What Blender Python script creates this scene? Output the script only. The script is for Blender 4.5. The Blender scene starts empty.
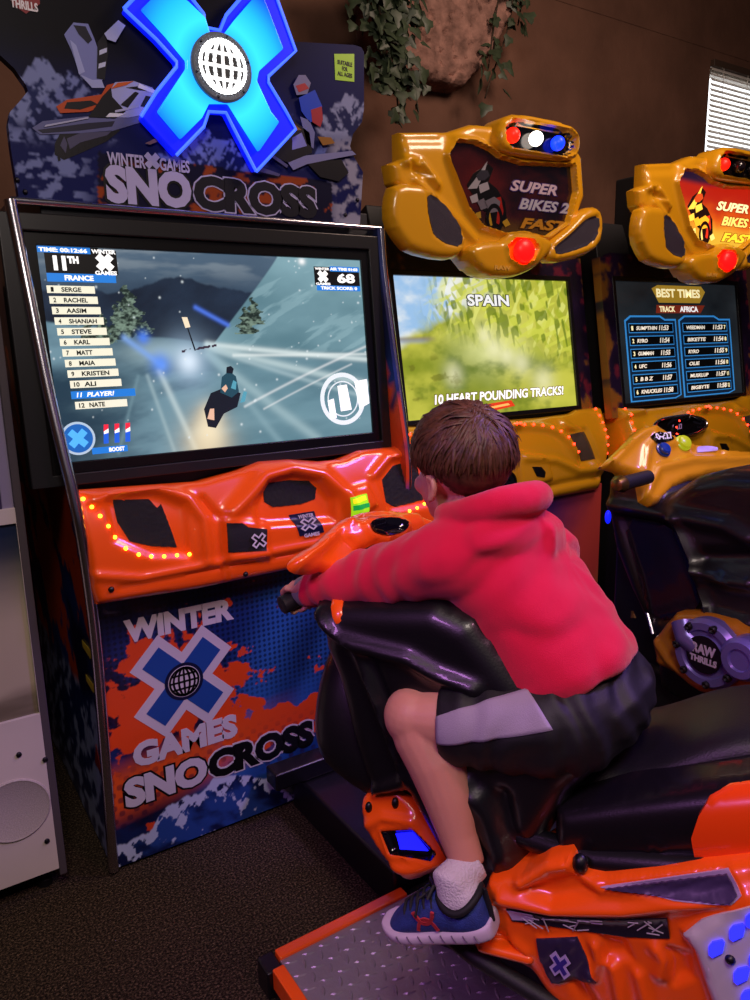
import bpy, bmesh, math, random
import numpy as np
from mathutils import Vector, Matrix, noise
from mathutils.geometry import delaunay_2d_cdt

random.seed(7)
SC = bpy.context.scene
COL = SC.collection

# ------------------------------------------------------------------ camera
F_PX = 750.0
CAM = np.array([0.0, 0.0, 1.5])
_yaw, _pitch, _roll = math.radians(33.1), math.radians(12.0), math.radians(1.2)
FW = np.array([math.sin(_yaw) * math.cos(_pitch), math.cos(_yaw) * math.cos(_pitch), -math.sin(_pitch)])
_r0 = np.array([math.cos(_yaw), -math.sin(_yaw), 0.0])
_u0 = np.cross(_r0, FW)
RT = math.cos(_roll) * _r0 - math.sin(_roll) * _u0
UP = math.sin(_roll) * _r0 + math.cos(_roll) * _u0
cam_data = bpy.data.cameras.new('camera')
cam = bpy.data.objects.new('camera', cam_data)
COL.objects.link(cam)
cam_data.sensor_fit = 'HORIZONTAL'
cam_data.sensor_width = 36.0
cam_data.lens = 36.0 * F_PX / 750.0
cam_data.clip_start = 0.02
cam.matrix_world = Matrix(((RT[0], UP[0], -FW[0], CAM[0]), (RT[1], UP[1], -FW[1], CAM[1]),
                           (RT[2], UP[2], -FW[2], CAM[2]), (0, 0, 0, 1)))
SC.camera = cam
SC.view_settings.view_transform = 'Standard'
SC.view_settings.look = 'None'
SC.view_settings.gamma = 1.0
SC.view_settings.use_curve_mapping = False
SC.view_settings.exposure = 0.0

# ------------------------------------------------------------------ world and lights
world = bpy.data.worlds.new('world')
SC.world = world
world.use_nodes = True
_bg = world.node_tree.nodes['Background']
_bg.inputs[0].default_value = (0.34, 0.27, 0.42, 1)
_bg.inputs[1].default_value = 0.10


def lamp(name, kind, loc, target, power, color, size=0.5, size_y=None, spot=60, blend=0.6):
    d = bpy.data.lights.new(name, kind)
    d.energy = power
    d.color = color
    if kind == 'AREA':
        d.size = size
        if size_y:
            d.shape = 'RECTANGLE'
            d.size_y = size_y
    elif kind == 'SPOT':
        d.spot_size = math.radians(spot)
        d.spot_blend = blend
        d.shadow_soft_size = size
    else:
        d.shadow_soft_size = size
    o = bpy.data.objects.new(name, d)
    COL.objects.link(o)
    o.location = loc
    o.rotation_euler = (Vector(target) - Vector(loc)).to_track_quat('-Z', 'Y').to_euler()
    return o


lamp('ceiling_lamp_warm', 'AREA', (-0.1, -0.5, 3.3), (0.9, 1.5, 0.6), 42, (1.0, 0.84, 0.74), 0.8)
lamp('ceiling_lamp_magenta', 'SPOT', (-1.1, 0.5, 2.3), (0.85, 1.0, 0.55), 70, (0.80, 0.30, 1.0), 0.2, spot=48)
lamp('ceiling_lamp_violet', 'SPOT', (2.5, 0.2, 3.0), (1.35, 1.1, 0.5), 190, (0.42, 0.22, 1.0), 0.25, spot=62)
lamp('ceiling_lamp_pink', 'SPOT', (1.2, -0.5, 2.9), (1.0, 1.0, 0.9), 45, (1.0, 0.40, 0.62), 0.15, spot=50)
lamp('ceiling_lamp_amber', 'AREA', (2.6, 1.0, 3.4), (2.6, 2.8, 2.0), 33, (1.0, 0.72, 0.58), 0.7)


# ------------------------------------------------------------------ projections of the photograph's directions
def ray(x, y):
    return FW + RT * ((x - 375.0) / F_PX) - UP * ((y - 500.0) / F_PX)


def on(x, y, axis, val):
    d = ray(x, y)
    return CAM + d * ((val - CAM[axis]) / d[axis])


def dep(x, y, d):
    return CAM + ray(x, y) * d


def proj(p):
    d = np.asarray(p, float) - CAM
    z = d @ FW
    return np.array([375 + F_PX * (d @ RT) / z, 500 - F_PX * (d @ UP) / z])


class Frame:
    """A plane in the place: origin, two in-plane axes and the normal towards the room."""

    def __init__(s, o, a, b):
        s.o = np.array(o, float)
        s.a = np.array(a, float) / np.linalg.norm(a)
        n = np.cross(s.a, np.array(b, float))
        s.n = n / np.linalg.norm(n)
        s.b = np.cross(s.n, s.a)

    def p3(s, a, b, c=0.0):
        return s.o + s.a * a + s.b * b + s.n * c

    def px(s, x, y):
        d = ray(x, y)
        t = ((s.o - CAM) @ s.n) / (d @ s.n)
        q = CAM + d * t - s.o
        return (q @ s.a, q @ s.b)

    def poly(s, pts):
        return [s.px(*p) for p in pts]

    def lift(s, c):
        return Frame(s.o + s.n * c, s.a, s.b)


# ------------------------------------------------------------------ colour and materials
def lin(c):
    if isinstance(c, str):
        c = [int(c[i:i + 2], 16) for i in (1, 3, 5)]
    c = np.array(c, float) / 255.0
    return np.where(c <= 0.04045, c / 12.92, ((c + 0.055) / 1.055) ** 2.4)


MATS = {}


def mat(name, color='#808080', rough=0.5, metal=0.0, coat=0.0, emit=0.0, emit_color=None, bump=0.0, bscale=60.0,
        var=0.0, vscale=8.0, spec=0.5, sheen=0.0, sss=0.0, alpha=None):
    if name in MATS:
        return MATS[name]
    m = bpy.data.materials.new(name)
    m.use_nodes = True
    nt = m.node_tree
    b = nt.nodes['Principled BSDF']
    c = lin(color)
    b.inputs['Base Color'].default_value = (*c, 1)
    b.inputs['Roughness'].default_value = rough
    b.inputs['Metallic'].default_value = metal
    b.inputs['Coat Weight'].default_value = coat
    b.inputs['Coat Roughness'].default_value = 0.06
    b.inputs['Specular IOR Level'].default_value = spec
    if sheen:
        b.inputs['Sheen Weight'].default_value = sheen
        b.inputs['Sheen Roughness'].default_value = 0.5
    if sss:
        b.inputs['Subsurface Weight'].default_value = sss
        b.inputs['Subsurface Radius'].default_value = (0.012, 0.005, 0.003)
        b.inputs['Subsurface Scale'].default_value = 1.0
    if emit:
        b.inputs['Emission Color'].default_value = (*lin(emit_color or color), 1)
        b.inputs['Emission Strength'].default_value = emit
    tc = nt.nodes.new('ShaderNodeTexCoord')
    if bump:
        n = nt.nodes.new('ShaderNodeTexNoise')
        n.inputs['Scale'].default_value = bscale
        n.inputs['Detail'].default_value = 4
        bp = nt.nodes.new('ShaderNodeBump')
        bp.inputs['Strength'].default_value = bump
        bp.inputs['Distance'].default_value = 0.01
        nt.links.new(tc.outputs['Object'], n.inputs['Vector'])
        nt.links.new(n.outputs['Fac'], bp.inputs['Height'])
        nt.links.new(bp.outputs['Normal'], b.inputs['Normal'])
    if var:
        n = nt.nodes.new('ShaderNodeTexNoise')
        n.inputs['Scale'].default_value = vscale
        n.inputs['Detail'].default_value = 5
        r = nt.nodes.new('ShaderNodeValToRGB')
        r.color_ramp.elements[0].position = 0.3
        r.color_ramp.elements[1].position = 0.7
        r.color_ramp.elements[0].color = (*(c * (1 - var)), 1)
        r.color_ramp.elements[1].color = (*np.minimum(c * (1 + var), 1), 1)
        nt.links.new(tc.outputs['Object'], n.inputs['Vector'])
        nt.links.new(n.outputs['Fac'], r.inputs['Fac'])
        nt.links.new(r.outputs['Color'], b.inputs['Base Color'])
    MATS[name] = m
    return m


def art_mat(name, emit=0.0, rough=0.4, coat=0.0, spec=0.5):
    """Printed or screen picture: colour attribute 'Col' as ink (or as the light a screen gives off)."""
    if name in MATS:
        return MATS[name]
    m = bpy.data.materials.new(name)
    m.use_nodes = True
    nt = m.node_tree
    b = nt.nodes['Principled BSDF']
    a = nt.nodes.new('ShaderNodeAttribute')
    a.attribute_name = 'Col'
    b.inputs['Roughness'].default_value = rough
    b.inputs['Coat Weight'].default_value = coat
    b.inputs['Specular IOR Level'].default_value = spec
    if emit:
        b.inputs['Base Color'].default_value = (0.01, 0.01, 0.01, 1)
        nt.links.new(a.outputs['Color'], b.inputs['Emission Color'])
        b.inputs['Emission Strength'].default_value = emit
    else:
        nt.links.new(a.outputs['Color'], b.inputs['Base Color'])
    MATS[name] = m
    return m


# ------------------------------------------------------------------ objects
SHIFT = np.zeros(3)


def origin_of(o):
    v = np.zeros(3)
    while o is not None:
        v = v + np.array(o.location)
        o = o.parent
    return v


def thing(name, label, cat, loc=(0, 0, 0), group=None):
    o = bpy.data.objects.new(name, None)
    COL.objects.link(o)
    o.empty_display_size = 0.1
    o.location = np.array(loc, float) + SHIFT
    o['label'] = label
    o['category'] = cat
    if group:
        o['group'] = group
    return o


def tag(o, label, cat, group=None, kind=None):
    if label:
        o['label'] = label
    if cat:
        o['category'] = cat
    if group:
        o['group'] = group
    if kind:
        o['kind'] = kind
    return o


def structure(o):
    o['kind'] = 'structure'
    return o


def link(name, me, parent=None, label=None):
    o = bpy.data.objects.new(name, me)
    COL.objects.link(o)
    if parent is not None:
        o.parent = parent
    if label:
        o['label'] = label
    return o


class MB:
    def __init__(s):
        s.v, s.f, s.mi = [], [], []

    def add(s, V, Fc, mi=0):
        k = len(s.v)
        s.v.extend([tuple(float(c) for c in p) for p in V])
        s.f.extend([tuple(i + k for i in f) for f in Fc])
        s.mi.extend([mi] * len(Fc))
        return s

    def box(s, lo, hi, fr=None, mi=0):
        a, b = lo, hi
        V = [(x, y, z) for z in (a[2], b[2]) for y in (a[1], b[1]) for x in (a[0], b[0])]
        if fr:
            V = [fr.p3(*p) for p in V]
        s.add(V, [(0, 2, 3, 1), (4, 5, 7, 6), (0, 1, 5, 4), (2, 6, 7, 3), (0, 4, 6, 2), (1, 3, 7, 5)], mi)
        return s

    def prism(s, poly, fr, c0, c1, mi=0, taper=0.0):
        n = len(poly)
        area = sum(poly[i][0] * poly[(i + 1) % n][1] - poly[(i + 1) % n][0] * poly[i][1] for i in range(n))
        if area < 0:
            poly = poly[::-1]
        V = [fr.p3(a, b, c0) for a, b in poly]
        if taper:
            cx = sum(p[0] for p in poly) / n
            cy = sum(p[1] for p in poly) / n
            top = [(cx + (a - cx) * (1 - taper), cy + (b - cy) * (1 - taper)) for a, b in poly]
        else:
            top = poly
        V += [fr.p3(a, b, c1) for a, b in top]
        Fc = [tuple(range(n))[::-1], tuple(range(n, 2 * n))]
        Fc += [(i, (i + 1) % n, n + (i + 1) % n, n + i) for i in range(n)]
        s.add(V, Fc, mi)
        return s

    def loft(s, rings, cap=True, closed=True, mi=0):
        n = len(rings[0])
        V = [p for r in rings for p in r]
        Fc = []
        for k in range(len(rings) - 1):
            for i in range(n if closed else n - 1):
                j = (i + 1) % n
                Fc.append((k * n + i, k * n + j, (k + 1) * n + j, (k + 1) * n + i))
        if cap and closed:
            Fc.append(tuple(range(n))[::-1])
            Fc.append(tuple(range((len(rings) - 1) * n, len(rings) * n)))
        s.add(V, Fc, mi)
        return s

    def tube(s, pts, rad, n=10, cap=True, mi=0, sy=1.0):
        pts = [np.array(p, float) for p in pts]
        m = len(pts)
        if np.isscalar(rad):
            rad = [rad] * m
        T = []
        for i in range(m):
            t = pts[min(i + 1, m - 1)] - pts[max(i - 1, 0)]
            T.append(t / (np.linalg.norm(t) + 1e-12))
        ref = np.array([0, 0, 1.0]) if abs(T[0][2]) < 0.9 else np.array([1.0, 0, 0])
        u = np.cross(T[0], ref)
        u /= np.linalg.norm(u)
        rings = []
        for i in range(m):
            u = u - T[i] * (u @ T[i])
            u /= np.linalg.norm(u)
            w = np.cross(T[i], u)
            rings.append([pts[i] + rad[i] * (math.cos(2 * math.pi * k / n) * u + sy * math.sin(2 * math.pi * k / n) * w)
                          for k in range(n)])
        return s.loft(rings, cap, mi=mi)

    def ball(s, c, r, R=None, nu=20, nv=12, mi=0):
        r = np.array([r] * 3 if np.isscalar(r) else r, float)
        c = np.array(c, float)
        R = np.eye(3) if R is None else np.array(R).reshape(3, 3)   # columns: local axes
        V = [c + R @ np.array([0, 0, -r[2]])]
        for j in range(1, nv):
            th = math.pi * j / nv - math.pi / 2
            for i in range(nu):
                ph = 2 * math.pi * i / nu
                V.append(c + R @ (r * np.array([math.cos(th) * math.cos(ph), math.cos(th) * math.sin(ph), math.sin(th)])))
        V.append(c + R @ np.array([0, 0, r[2]]))
        Fc = [(0, 1 + (i + 1) % nu, 1 + i) for i in range(nu)]
        for j in range(nv - 2):
            for i in range(nu):
                a, b = 1 + j * nu + i, 1 + j * nu + (i + 1) % nu
                Fc.append((a, b, b + nu, a + nu))
        L = len(V) - 1
        k = 1 + (nv - 2) * nu
        Fc += [(L, k + i, k + (i + 1) % nu) for i in range(nu)]
        s.add(V, Fc, mi)
        return s

    def lathe(s, prof, fr, ca, cb, n=32, mi=0, cap=True):
        """prof: (radius, height along the frame normal)."""
        rings = [[fr.p3(ca + r * math.cos(2 * math.pi * k / n), cb + r * math.sin(2 * math.pi * k / n), h) for k in range(n)]
                 for r, h in prof]
        return s.loft(rings, cap, mi=mi)

    def ringplate(s, outer, inner, fr, c0, c1, mi=0):
        """A flat frame between two outlines with equally many points."""
        n = len(outer)
        V = [fr.p3(*p, c1) for p in outer] + [fr.p3(*p, c1) for p in inner] + [fr.p3(*p, c0) for p in inner] + [fr.p3(*p, c0) for p in outer]
        Fc = []
        for q in range(4):
            for i in range(n):
                j = (i + 1) % n
                a, b = q * n, ((q + 1) % 4) * n
                Fc.append((a + i, a + j, b + j, b + i))
        s.add(V, Fc, mi)
        return s

    def mesh(s, name, mats, off=None):
        me = bpy.data.meshes.new(name)
        off = np.zeros(3) if off is None else off
        V = np.array(s.v, float) + off
        me.from_pydata(V.tolist(), [], s.f)
        for m in (mats if isinstance(mats, (list, tuple)) else [mats]):
            me.materials.append(m)
        if any(s.mi):
            me.polygons.foreach_set('material_index', s.mi)
        me.update()
        return me

    def build(s, name, mats, parent=None, bevel=0.0, seg=2, sub=0, smooth=True, angle=40, label=None, fix=True):
        me = s.mesh(name, mats, SHIFT - origin_of(parent))
        if fix:
            bm = bmesh.new()
            bm.from_mesh(me)
            bmesh.ops.recalc_face_normals(bm, faces=bm.faces)
            bm.to_mesh(me)
            bm.free()
        o = link(name, me, parent, label)
        if smooth:
            me.polygons.foreach_set('use_smooth', [True] * len(me.polygons))
            if not bevel:
                me.set_sharp_from_angle(angle=math.radians(angle))
        if bevel:
            b = o.modifiers.new('bevel', 'BEVEL')
            b.width = bevel
            b.segments = seg
            b.limit_method = 'ANGLE'
            b.angle_limit = math.radians(32)
            b.harden_normals = smooth
        if sub:
            m = o.modifiers.new('sub', 'SUBSURF')
            m.levels = m.render_levels = sub
        return o


def set_col(me, cols):
    a = me.color_attributes.new('Col', 'FLOAT_COLOR', 'POINT')
    c = np.ones((len(me.vertices), 4), np.float32)
    c[:, :3] = cols
    a.data.foreach_set('color', c.ravel())


def picture(name, fr, a0, a1, b0, b1, nu, nv, fn, m, parent=None, off=0.0, thick=0.004, label=None):
    """A flat picture (print or screen): fn(u, v) -> linear rgb; u to the right, v downwards, both 0..1."""
    u = np.linspace(0, 1, nu)
    v = np.linspace(0, 1, nv)
    U, W = np.meshgrid(u, v)
    A = a0 + (a1 - a0) * U
    B = b1 + (b0 - b1) * W
    P = fr.o + A[..., None] * fr.a + B[..., None] * fr.b + off * fr.n
    V = P.reshape(-1, 3)
    idx = np.arange(nu * nv).reshape(nv, nu)
    Fc = np.stack([idx[1:, :-1], idx[1:, 1:], idx[:-1, 1:], idx[:-1, :-1]], -1).reshape(-1, 4)
    cols = fn(U.ravel(), W.ravel())
    rim = np.concatenate([idx[0, :], idx[1:, -1], idx[-1, -2::-1], idx[-2:0:-1, 0]])
    k = len(V)
    V = np.vstack([V, V[rim] - thick * fr.n])
    cols = np.vstack([cols, cols[rim]])
    n = len(rim)
    sk = [(int(rim[i]), int(rim[(i + 1) % n]), k + (i + 1) % n, k + i) for i in range(n)]
    me = bpy.data.meshes.new(name)
    me.from_pydata((V + SHIFT - origin_of(parent)).tolist(), [], Fc.tolist() + sk + [tuple(range(k + n - 1, k - 1, -1))])
    me.materials.append(m)
    set_col(me, cols)
    return link(name, me, parent, label)


# ------------------------------------------------------------------ 2D helpers
def inside(poly, P):
    P = np.asarray(P, float)
    x, y = P[:, 0], P[:, 1]
    c = np.zeros(len(P), bool)
    n = len(poly)
    for i in range(n):
        x0, y0 = poly[i]
        x1, y1 = poly[(i + 1) % n]
        if y0 == y1:
            continue
        hit = ((y0 > y) != (y1 > y)) & (x < (x1 - x0) * (y - y0) / (y1 - y0) + x0)
        c ^= hit
    return c


def pdist(pts, P, closed=False):
    P = np.asarray(P, float)
    pts = [np.array(p, float) for p in pts]
    if closed:
        pts = pts + [pts[0]]
    d = np.full(len(P), 1e9)
    for a, b in zip(pts[:-1], pts[1:]):
        ab = b - a
        t = np.clip(((P - a) @ ab) / (ab @ ab + 1e-15), 0, 1)
        d = np.minimum(d, np.linalg.norm(P - a - t[:, None] * ab, axis=1))
    return d


def sdf(poly, P):
    d = pdist(poly, P, True)
    return np.where(inside(poly, P), d, -d)


def sstep(a, b, x):
    t = np.clip((x - a) / (b - a), 0, 1)
    return t * t * (3 - 2 * t)


def smooth_poly(pts, it=2):
    """Chaikin corner cutting of a closed outline."""
    for _ in range(it):
        q = []
        n = len(pts)
        for i in range(n):
            a, b = np.array(pts[i], float), np.array(pts[(i + 1) % n], float)
            q += [tuple(a * 0.75 + b * 0.25), tuple(a * 0.25 + b * 0.75)]
        pts = q
    return pts


def smooth_line(pts, it=2):
    for _ in range(it):
        q = [tuple(pts[0])]
        for i in range(len(pts) - 1):
            a, b = np.array(pts[i], float), np.array(pts[i + 1], float)
            q += [tuple(a * 0.75 + b * 0.25), tuple(a * 0.25 + b * 0.75)]
        q.append(tuple(pts[-1]))
        pts = q
    return pts


def resample(poly, step):
    out = []
    n = len(poly)
    for i in range(n):
        a, b = np.array(poly[i], float), np.array(poly[(i + 1) % n], float)
        k = max(1, int(round(np.linalg.norm(b - a) / step)))
        for j in range(k):
            out.append(tuple(a + (b - a) * j / k))
    return out


def fill(poly, step):
    """Triangulated inside of an outline with evenly spread points. Returns (points, triangles)."""
    P = np.array(poly)
    x0, y0 = P.min(0)
    x1, y1 = P.max(0)
    gx = np.arange(x0, x1, step)
    gy = np.arange(y0, y1, step * 0.87)
    X, Y = np.meshgrid(gx, gy)
    X[1::2] += step / 2
    G = np.stack([X.ravel(), Y.ravel()], 1)
    G = G[sdf(poly, G) > step * 0.45]
    n = len(poly)
    pts = [Vector(p) for p in poly] + [Vector(p) for p in G]
    r = delaunay_2d_cdt(pts, [(i, (i + 1) % n) for i in range(n)], [], 1, 1e-7)
    return np.array([tuple(v) for v in r[0]]), [tuple(f) for f in r[2]]


def hash2(ix, iy, seed):
    h = (ix.astype(np.int64) * 374761393 + iy.astype(np.int64) * 668265263 + seed * 2147483647) & 0xFFFFFFFF
    h = ((h ^ (h >> 13)) * 1274126177) & 0xFFFFFFFF
    return ((h ^ (h >> 16)) & 0xFFFF) / 65535.0


def vnoise(x, y, seed=0):
    x = np.asarray(x, float)
    y = np.asarray(y, float)
    ix, iy = np.floor(x), np.floor(y)
    fx, fy = x - ix, y - iy
    fx = fx * fx * (3 - 2 * fx)
    fy = fy * fy * (3 - 2 * fy)
    a, b = hash2(ix, iy, seed), hash2(ix + 1, iy, seed)
    c, d = hash2(ix, iy + 1, seed), hash2(ix + 1, iy + 1, seed)
    return (a * (1 - fx) + b * fx) * (1 - fy) + (c * (1 - fx) + d * fx) * fy


def fbm(x, y, seed=0, oct=5):
    s, a, t = 0, 0.5, 0
    for k in range(oct):
        s = s + a * vnoise(x * 2 ** k, y * 2 ** k, seed + k * 17)
        t += a
        a *= 0.5
    return s / t


def mix(c0, c1, t):
    t = np.asarray(t)[..., None]
    return c0 * (1 - t) + c1 * t


# ------------------------------------------------------------------ moulded panels
class Relief:
    """A moulded panel on a plane: outline, rounded edge, ridges and pits, skirt going back. Outline in photo directions
    met with the plane (px=True) or in plane metres."""

    def __init__(s, fr, outline, step=0.008, edge=0.015, depth=0.05, feats=(), px=True, smooth=0, bulge=None, drop=None):
        s.fr = fr
        cv = (lambda p: fr.poly(p)) if px else (lambda p: list(p))
        s.cv = cv
        poly = cv(outline)
        if smooth:
            poly = smooth_poly(poly, smooth)
        s.outline = poly
        s.edge, s.depth, s.bulge = edge, depth, bulge
        s.drop = edge if drop is None else drop
        s.feats = [(f[0], cv(f[1]), *f[2:]) for f in feats]
        s.step = step

    def height(s, P):
        P = np.asarray(P, float).reshape(-1, 2)
        d = np.maximum(sdf(s.outline, P), 0)
        h = np.zeros(len(P))
        if s.edge > 0:
            t = np.clip(1 - d / s.edge, 0, 1)
            h -= s.drop * (1 - np.sqrt(np.maximum(1 - t * t, 0)))
        if s.bulge:
            h += s.bulge(P[:, 0], P[:, 1])
        for f in s.feats:
            if f[0] == 'ridge':
                h += f[2] * np.exp(-(pdist(f[1], P) / f[3]) ** 2)
            elif f[0] == 'pit':
                h += f[2] * sstep(-f[3] / 2, f[3] / 2, sdf(f[1], P))
            elif f[0] == 'loop':
                h += f[2] * np.exp(-(pdist(f[1], P, True) / f[3]) ** 2)
            elif f[0] == 'dome':
                dd = np.maximum(sdf(f[1], P), 0)
                t = np.clip(1 - dd / f[3], 0, 1)
                h += f[2] * np.where(dd > 0, np.sqrt(np.maximum(1 - t * t, 0)), 0)
        return h

    def at(s, x, y, off=0.0, px=True):
        q = s.fr.px(x, y) if px else (x, y)
        return s.fr.p3(q[0], q[1], float(s.height([q])[0]) + off)

    def mb(s, mbx=None, mi=0):
        mbx = mbx or MB()
        poly = resample(s.outline, s.step)
        pts, tri = fill(poly, s.step)
        h = s.height(pts)
        V = [s.fr.p3(p[0], p[1], c) for p, c in zip(pts, h)]
        cnt = {}
        for f in tri:
            for i in range(len(f)):
                e = (f[i], f[(i + 1) % len(f)])
                k = (min(e), max(e))
                cnt[k] = None if k in cnt else e
        be = [e for e in cnt.values() if e]
        bv = sorted({i for e in be for i in e})
        mp = {i: len(V) + k for k, i in enumerate(bv)}
        V += [s.fr.p3(pts[i][0], pts[i][1], -s.depth) for i in bv]
        Fc = list(tri) + [(a, mp[a], mp[b], b) for a, b in be]
        # close the back with one face per boundary loop
        nxt = {mp[a]: mp[b] for a, b in be}
        start = next(iter(nxt))
        loop, k = [start], nxt[start]
        while k != start and k in nxt and len(loop) <= len(nxt):
            loop.append(k)
            k = nxt[k]
        if len(loop) == len(nxt):
            Fc.append(tuple(loop))
        mbx.add(V, Fc, mi)
        return mbx

    def build(s, name, m, parent=None, angle=60, label=None):
        return s.mb().build(name, m, parent, angle=angle, label=label)

    def patch(s, outline, name, m, parent=None, off=0.002, step=0.008, px=True, label=None, thick=0.004, smooth=0, pattern=None):
        """A thin inlay that follows the panel's surface. pattern(a, b) -> extra height."""
        poly = s.fr.poly(outline) if px else list(outline)
        if smooth:
            poly = smooth_poly(poly, smooth)
        poly = resample(poly, step)
        pts, tri = fill(poly, step)
        h = s.height(pts) + off
        if pattern:
            h = h + pattern(pts[:, 0], pts[:, 1])
        n = len(pts)
        V = [s.fr.p3(p[0], p[1], c) for p, c in zip(pts, h)]
        V += [s.fr.p3(p[0], p[1], c - thick) for p, c in zip(pts, h)]
        cnt = {}
        for f in tri:
            for i in range(len(f)):
                e = (f[i], f[(i + 1) % len(f)])
                k = (min(e), max(e))
                cnt[k] = None if k in cnt else e
        be = [e for e in cnt.values() if e]
        Fc = list(tri) + [tuple(i + n for i in f[::-1]) for f in tri] + [(b, a, a + n, b + n) for a, b in be]
        return MB().add(V, Fc).build(name, m, parent, label=label, angle=50)


# ------------------------------------------------------------------ lettering
_txt = {}


def text_geom(body, weight=0.0, shear=0.0, spacing=1.0):
    key = (body, weight, shear, spacing)
    if key not in _txt:
        cu = bpy.data.curves.new('lettering', 'FONT')
        cu.body = body
        cu.offset = weight
        cu.shear = shear
        cu.space_character = spacing
        cu.resolution_u = 3
        cu.fill_mode = 'FRONT'
        o = bpy.data.objects.new('lettering', cu)
        COL.objects.link(o)
        dg = bpy.context.evaluated_depsgraph_get()
        me = bpy.data.meshes.new_from_object(o.evaluated_get(dg))
        V = np.array([tuple(v.co) for v in me.vertices])[:, :2]
        Fc = [tuple(p.vertices) for p in me.polygons]
        bpy.data.objects.remove(o)
        bpy.data.curves.remove(cu)
        bpy.data.meshes.remove(me)
        _txt[key] = (V, Fc)
    return _txt[key]


def text_mb(mb, body, fn, a0, a1, b0, b1, weight=0.0, shear=0.0, mi=0, spacing=1.0, thick=0.0015, grow=0.0):
    """Letters fitted into the box a0..a1, b0..b1; fn(a, b, c) -> point. grow fattens an outline copy around the same letters."""
    V0, Fc = text_geom(body, weight, shear, spacing)
    lo, hi = V0.min(0), V0.max(0)
    V = text_geom(body, weight + grow, shear, spacing)
    V, Fc = V
    s = np.array([(a1 - a0) / (hi[0] - lo[0]), (b1 - b0) / (hi[1] - lo[1])])
    Q = (V - lo) * s + np.array([a0, b0])
    n = len(Q)
    cnt = {}
    for f in Fc:
        for i in range(len(f)):
            e = (f[i], f[(i + 1) % len(f)])
            k = (min(e), max(e))
            cnt[k] = None if k in cnt else e
    be = [e for e in cnt.values() if e]
    P = [fn(a, b, 0) for a, b in Q] + [fn(a, b, -thick) for a, b in Q]
    mb.add(P, list(Fc) + [(b, a, a + n, b + n) for a, b in be], mi)
    return mb


def lettering(name, body, fr, a0, a1, b0, b1, m, parent=None, off=0.001, weight=0.02, shear=0.0, rot=0.0, spacing=1.0,
              thick=0.001, label=None, grow=0.0):
    ca, cb = (a0 + a1) / 2, (b0 + b1) / 2
    c, s_ = math.cos(rot), math.sin(rot)

    def fn(a, b, d):
        return fr.p3(ca + (a - ca) * c - (b - cb) * s_, cb + (a - ca) * s_ + (b - cb) * c, off + d)

    mb = MB()
    text_mb(mb, body, fn, a0, a1, b0, b1, weight, shear, 0, spacing, thick, grow)
    if parent is None and name is None:
        return mb
    return mb.build(name, m, parent, smooth=False, fix=False, label=label)


def flat(mb, poly, fr, off, thick=0.001, mi=0):
    return mb.prism(poly, fr, off - thick, off, mi)


def circle(ca, cb, r, n=32, ry=None, t0=0.0, t1=2 * math.pi, end=False):
    k = n + 1 if end else n
    return [(ca + r * math.cos(t0 + (t1 - t0) * i / n), cb + (ry or r) * math.sin(t0 + (t1 - t0) * i / n)) for i in range(k)]


def line2(mb, pts, w, fr, off, thick=0.0008, mi=0, closed=False):
    """Flat ribbon strokes of width w along a polyline on a plane."""
    pts = [np.array(p, float) for p in pts]
    if closed:
        pts = pts + [pts[0]]
    for a, b in zip(pts[:-1], pts[1:]):
        d = b - a
        L = np.linalg.norm(d)
        if L < 1e-9:
            continue
        d = d / L
        n = np.array([-d[1], d[0]]) * w / 2
        e = d * w * 0.35
        mb.prism([tuple(a - e - n), tuple(b + e - n), tuple(b + e + n), tuple(a - e + n)], fr, off - thick, off, mi)
    return mb


def globe_strokes(mb, fr, ca, cb, r, w, off, mi=0, thick=0.0008):
    line2(mb, circle(ca, cb, r, 40), w, fr, off, thick, mi, True)
    line2(mb, [(ca, cb - r), (ca, cb + r)], w, fr, off, thick, mi)
    for k in (0.38, 0.74):
        line2(mb, circle(ca, cb, r * k, 32, ry=r), w, fr, off, thick, mi, True)
    for k in (-0.5, 0.0, 0.5):
        q = math.sqrt(1 - k * k) * r
        line2(mb, [(ca - q, cb + k * r), (ca + q, cb + k * r)], w, fr, off, thick, mi)
    return mb


def x_shape(ca, cb, L, w, rot=0.0, asp=1.0, wx=None):
    """Outline of an X: two crossed bars of half length L and half width w."""
    out = []
    for k in range(4):
        t = math.pi / 4 + k * math.pi / 2
        d = np.array([math.cos(t), math.sin(t)])
        n = np.array([-d[1], d[0]])
        out += [d * L - n * w, d * L + n * w, (d + np.array([math.cos(t + math.pi / 2), math.sin(t + math.pi / 2)])) * w]
    c, s_ = math.cos(rot), math.sin(rot)
    return [(ca + (p[0] * c - p[1] * s_) * asp, cb + p[0] * s_ + p[1] * c) for p in out]


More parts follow.
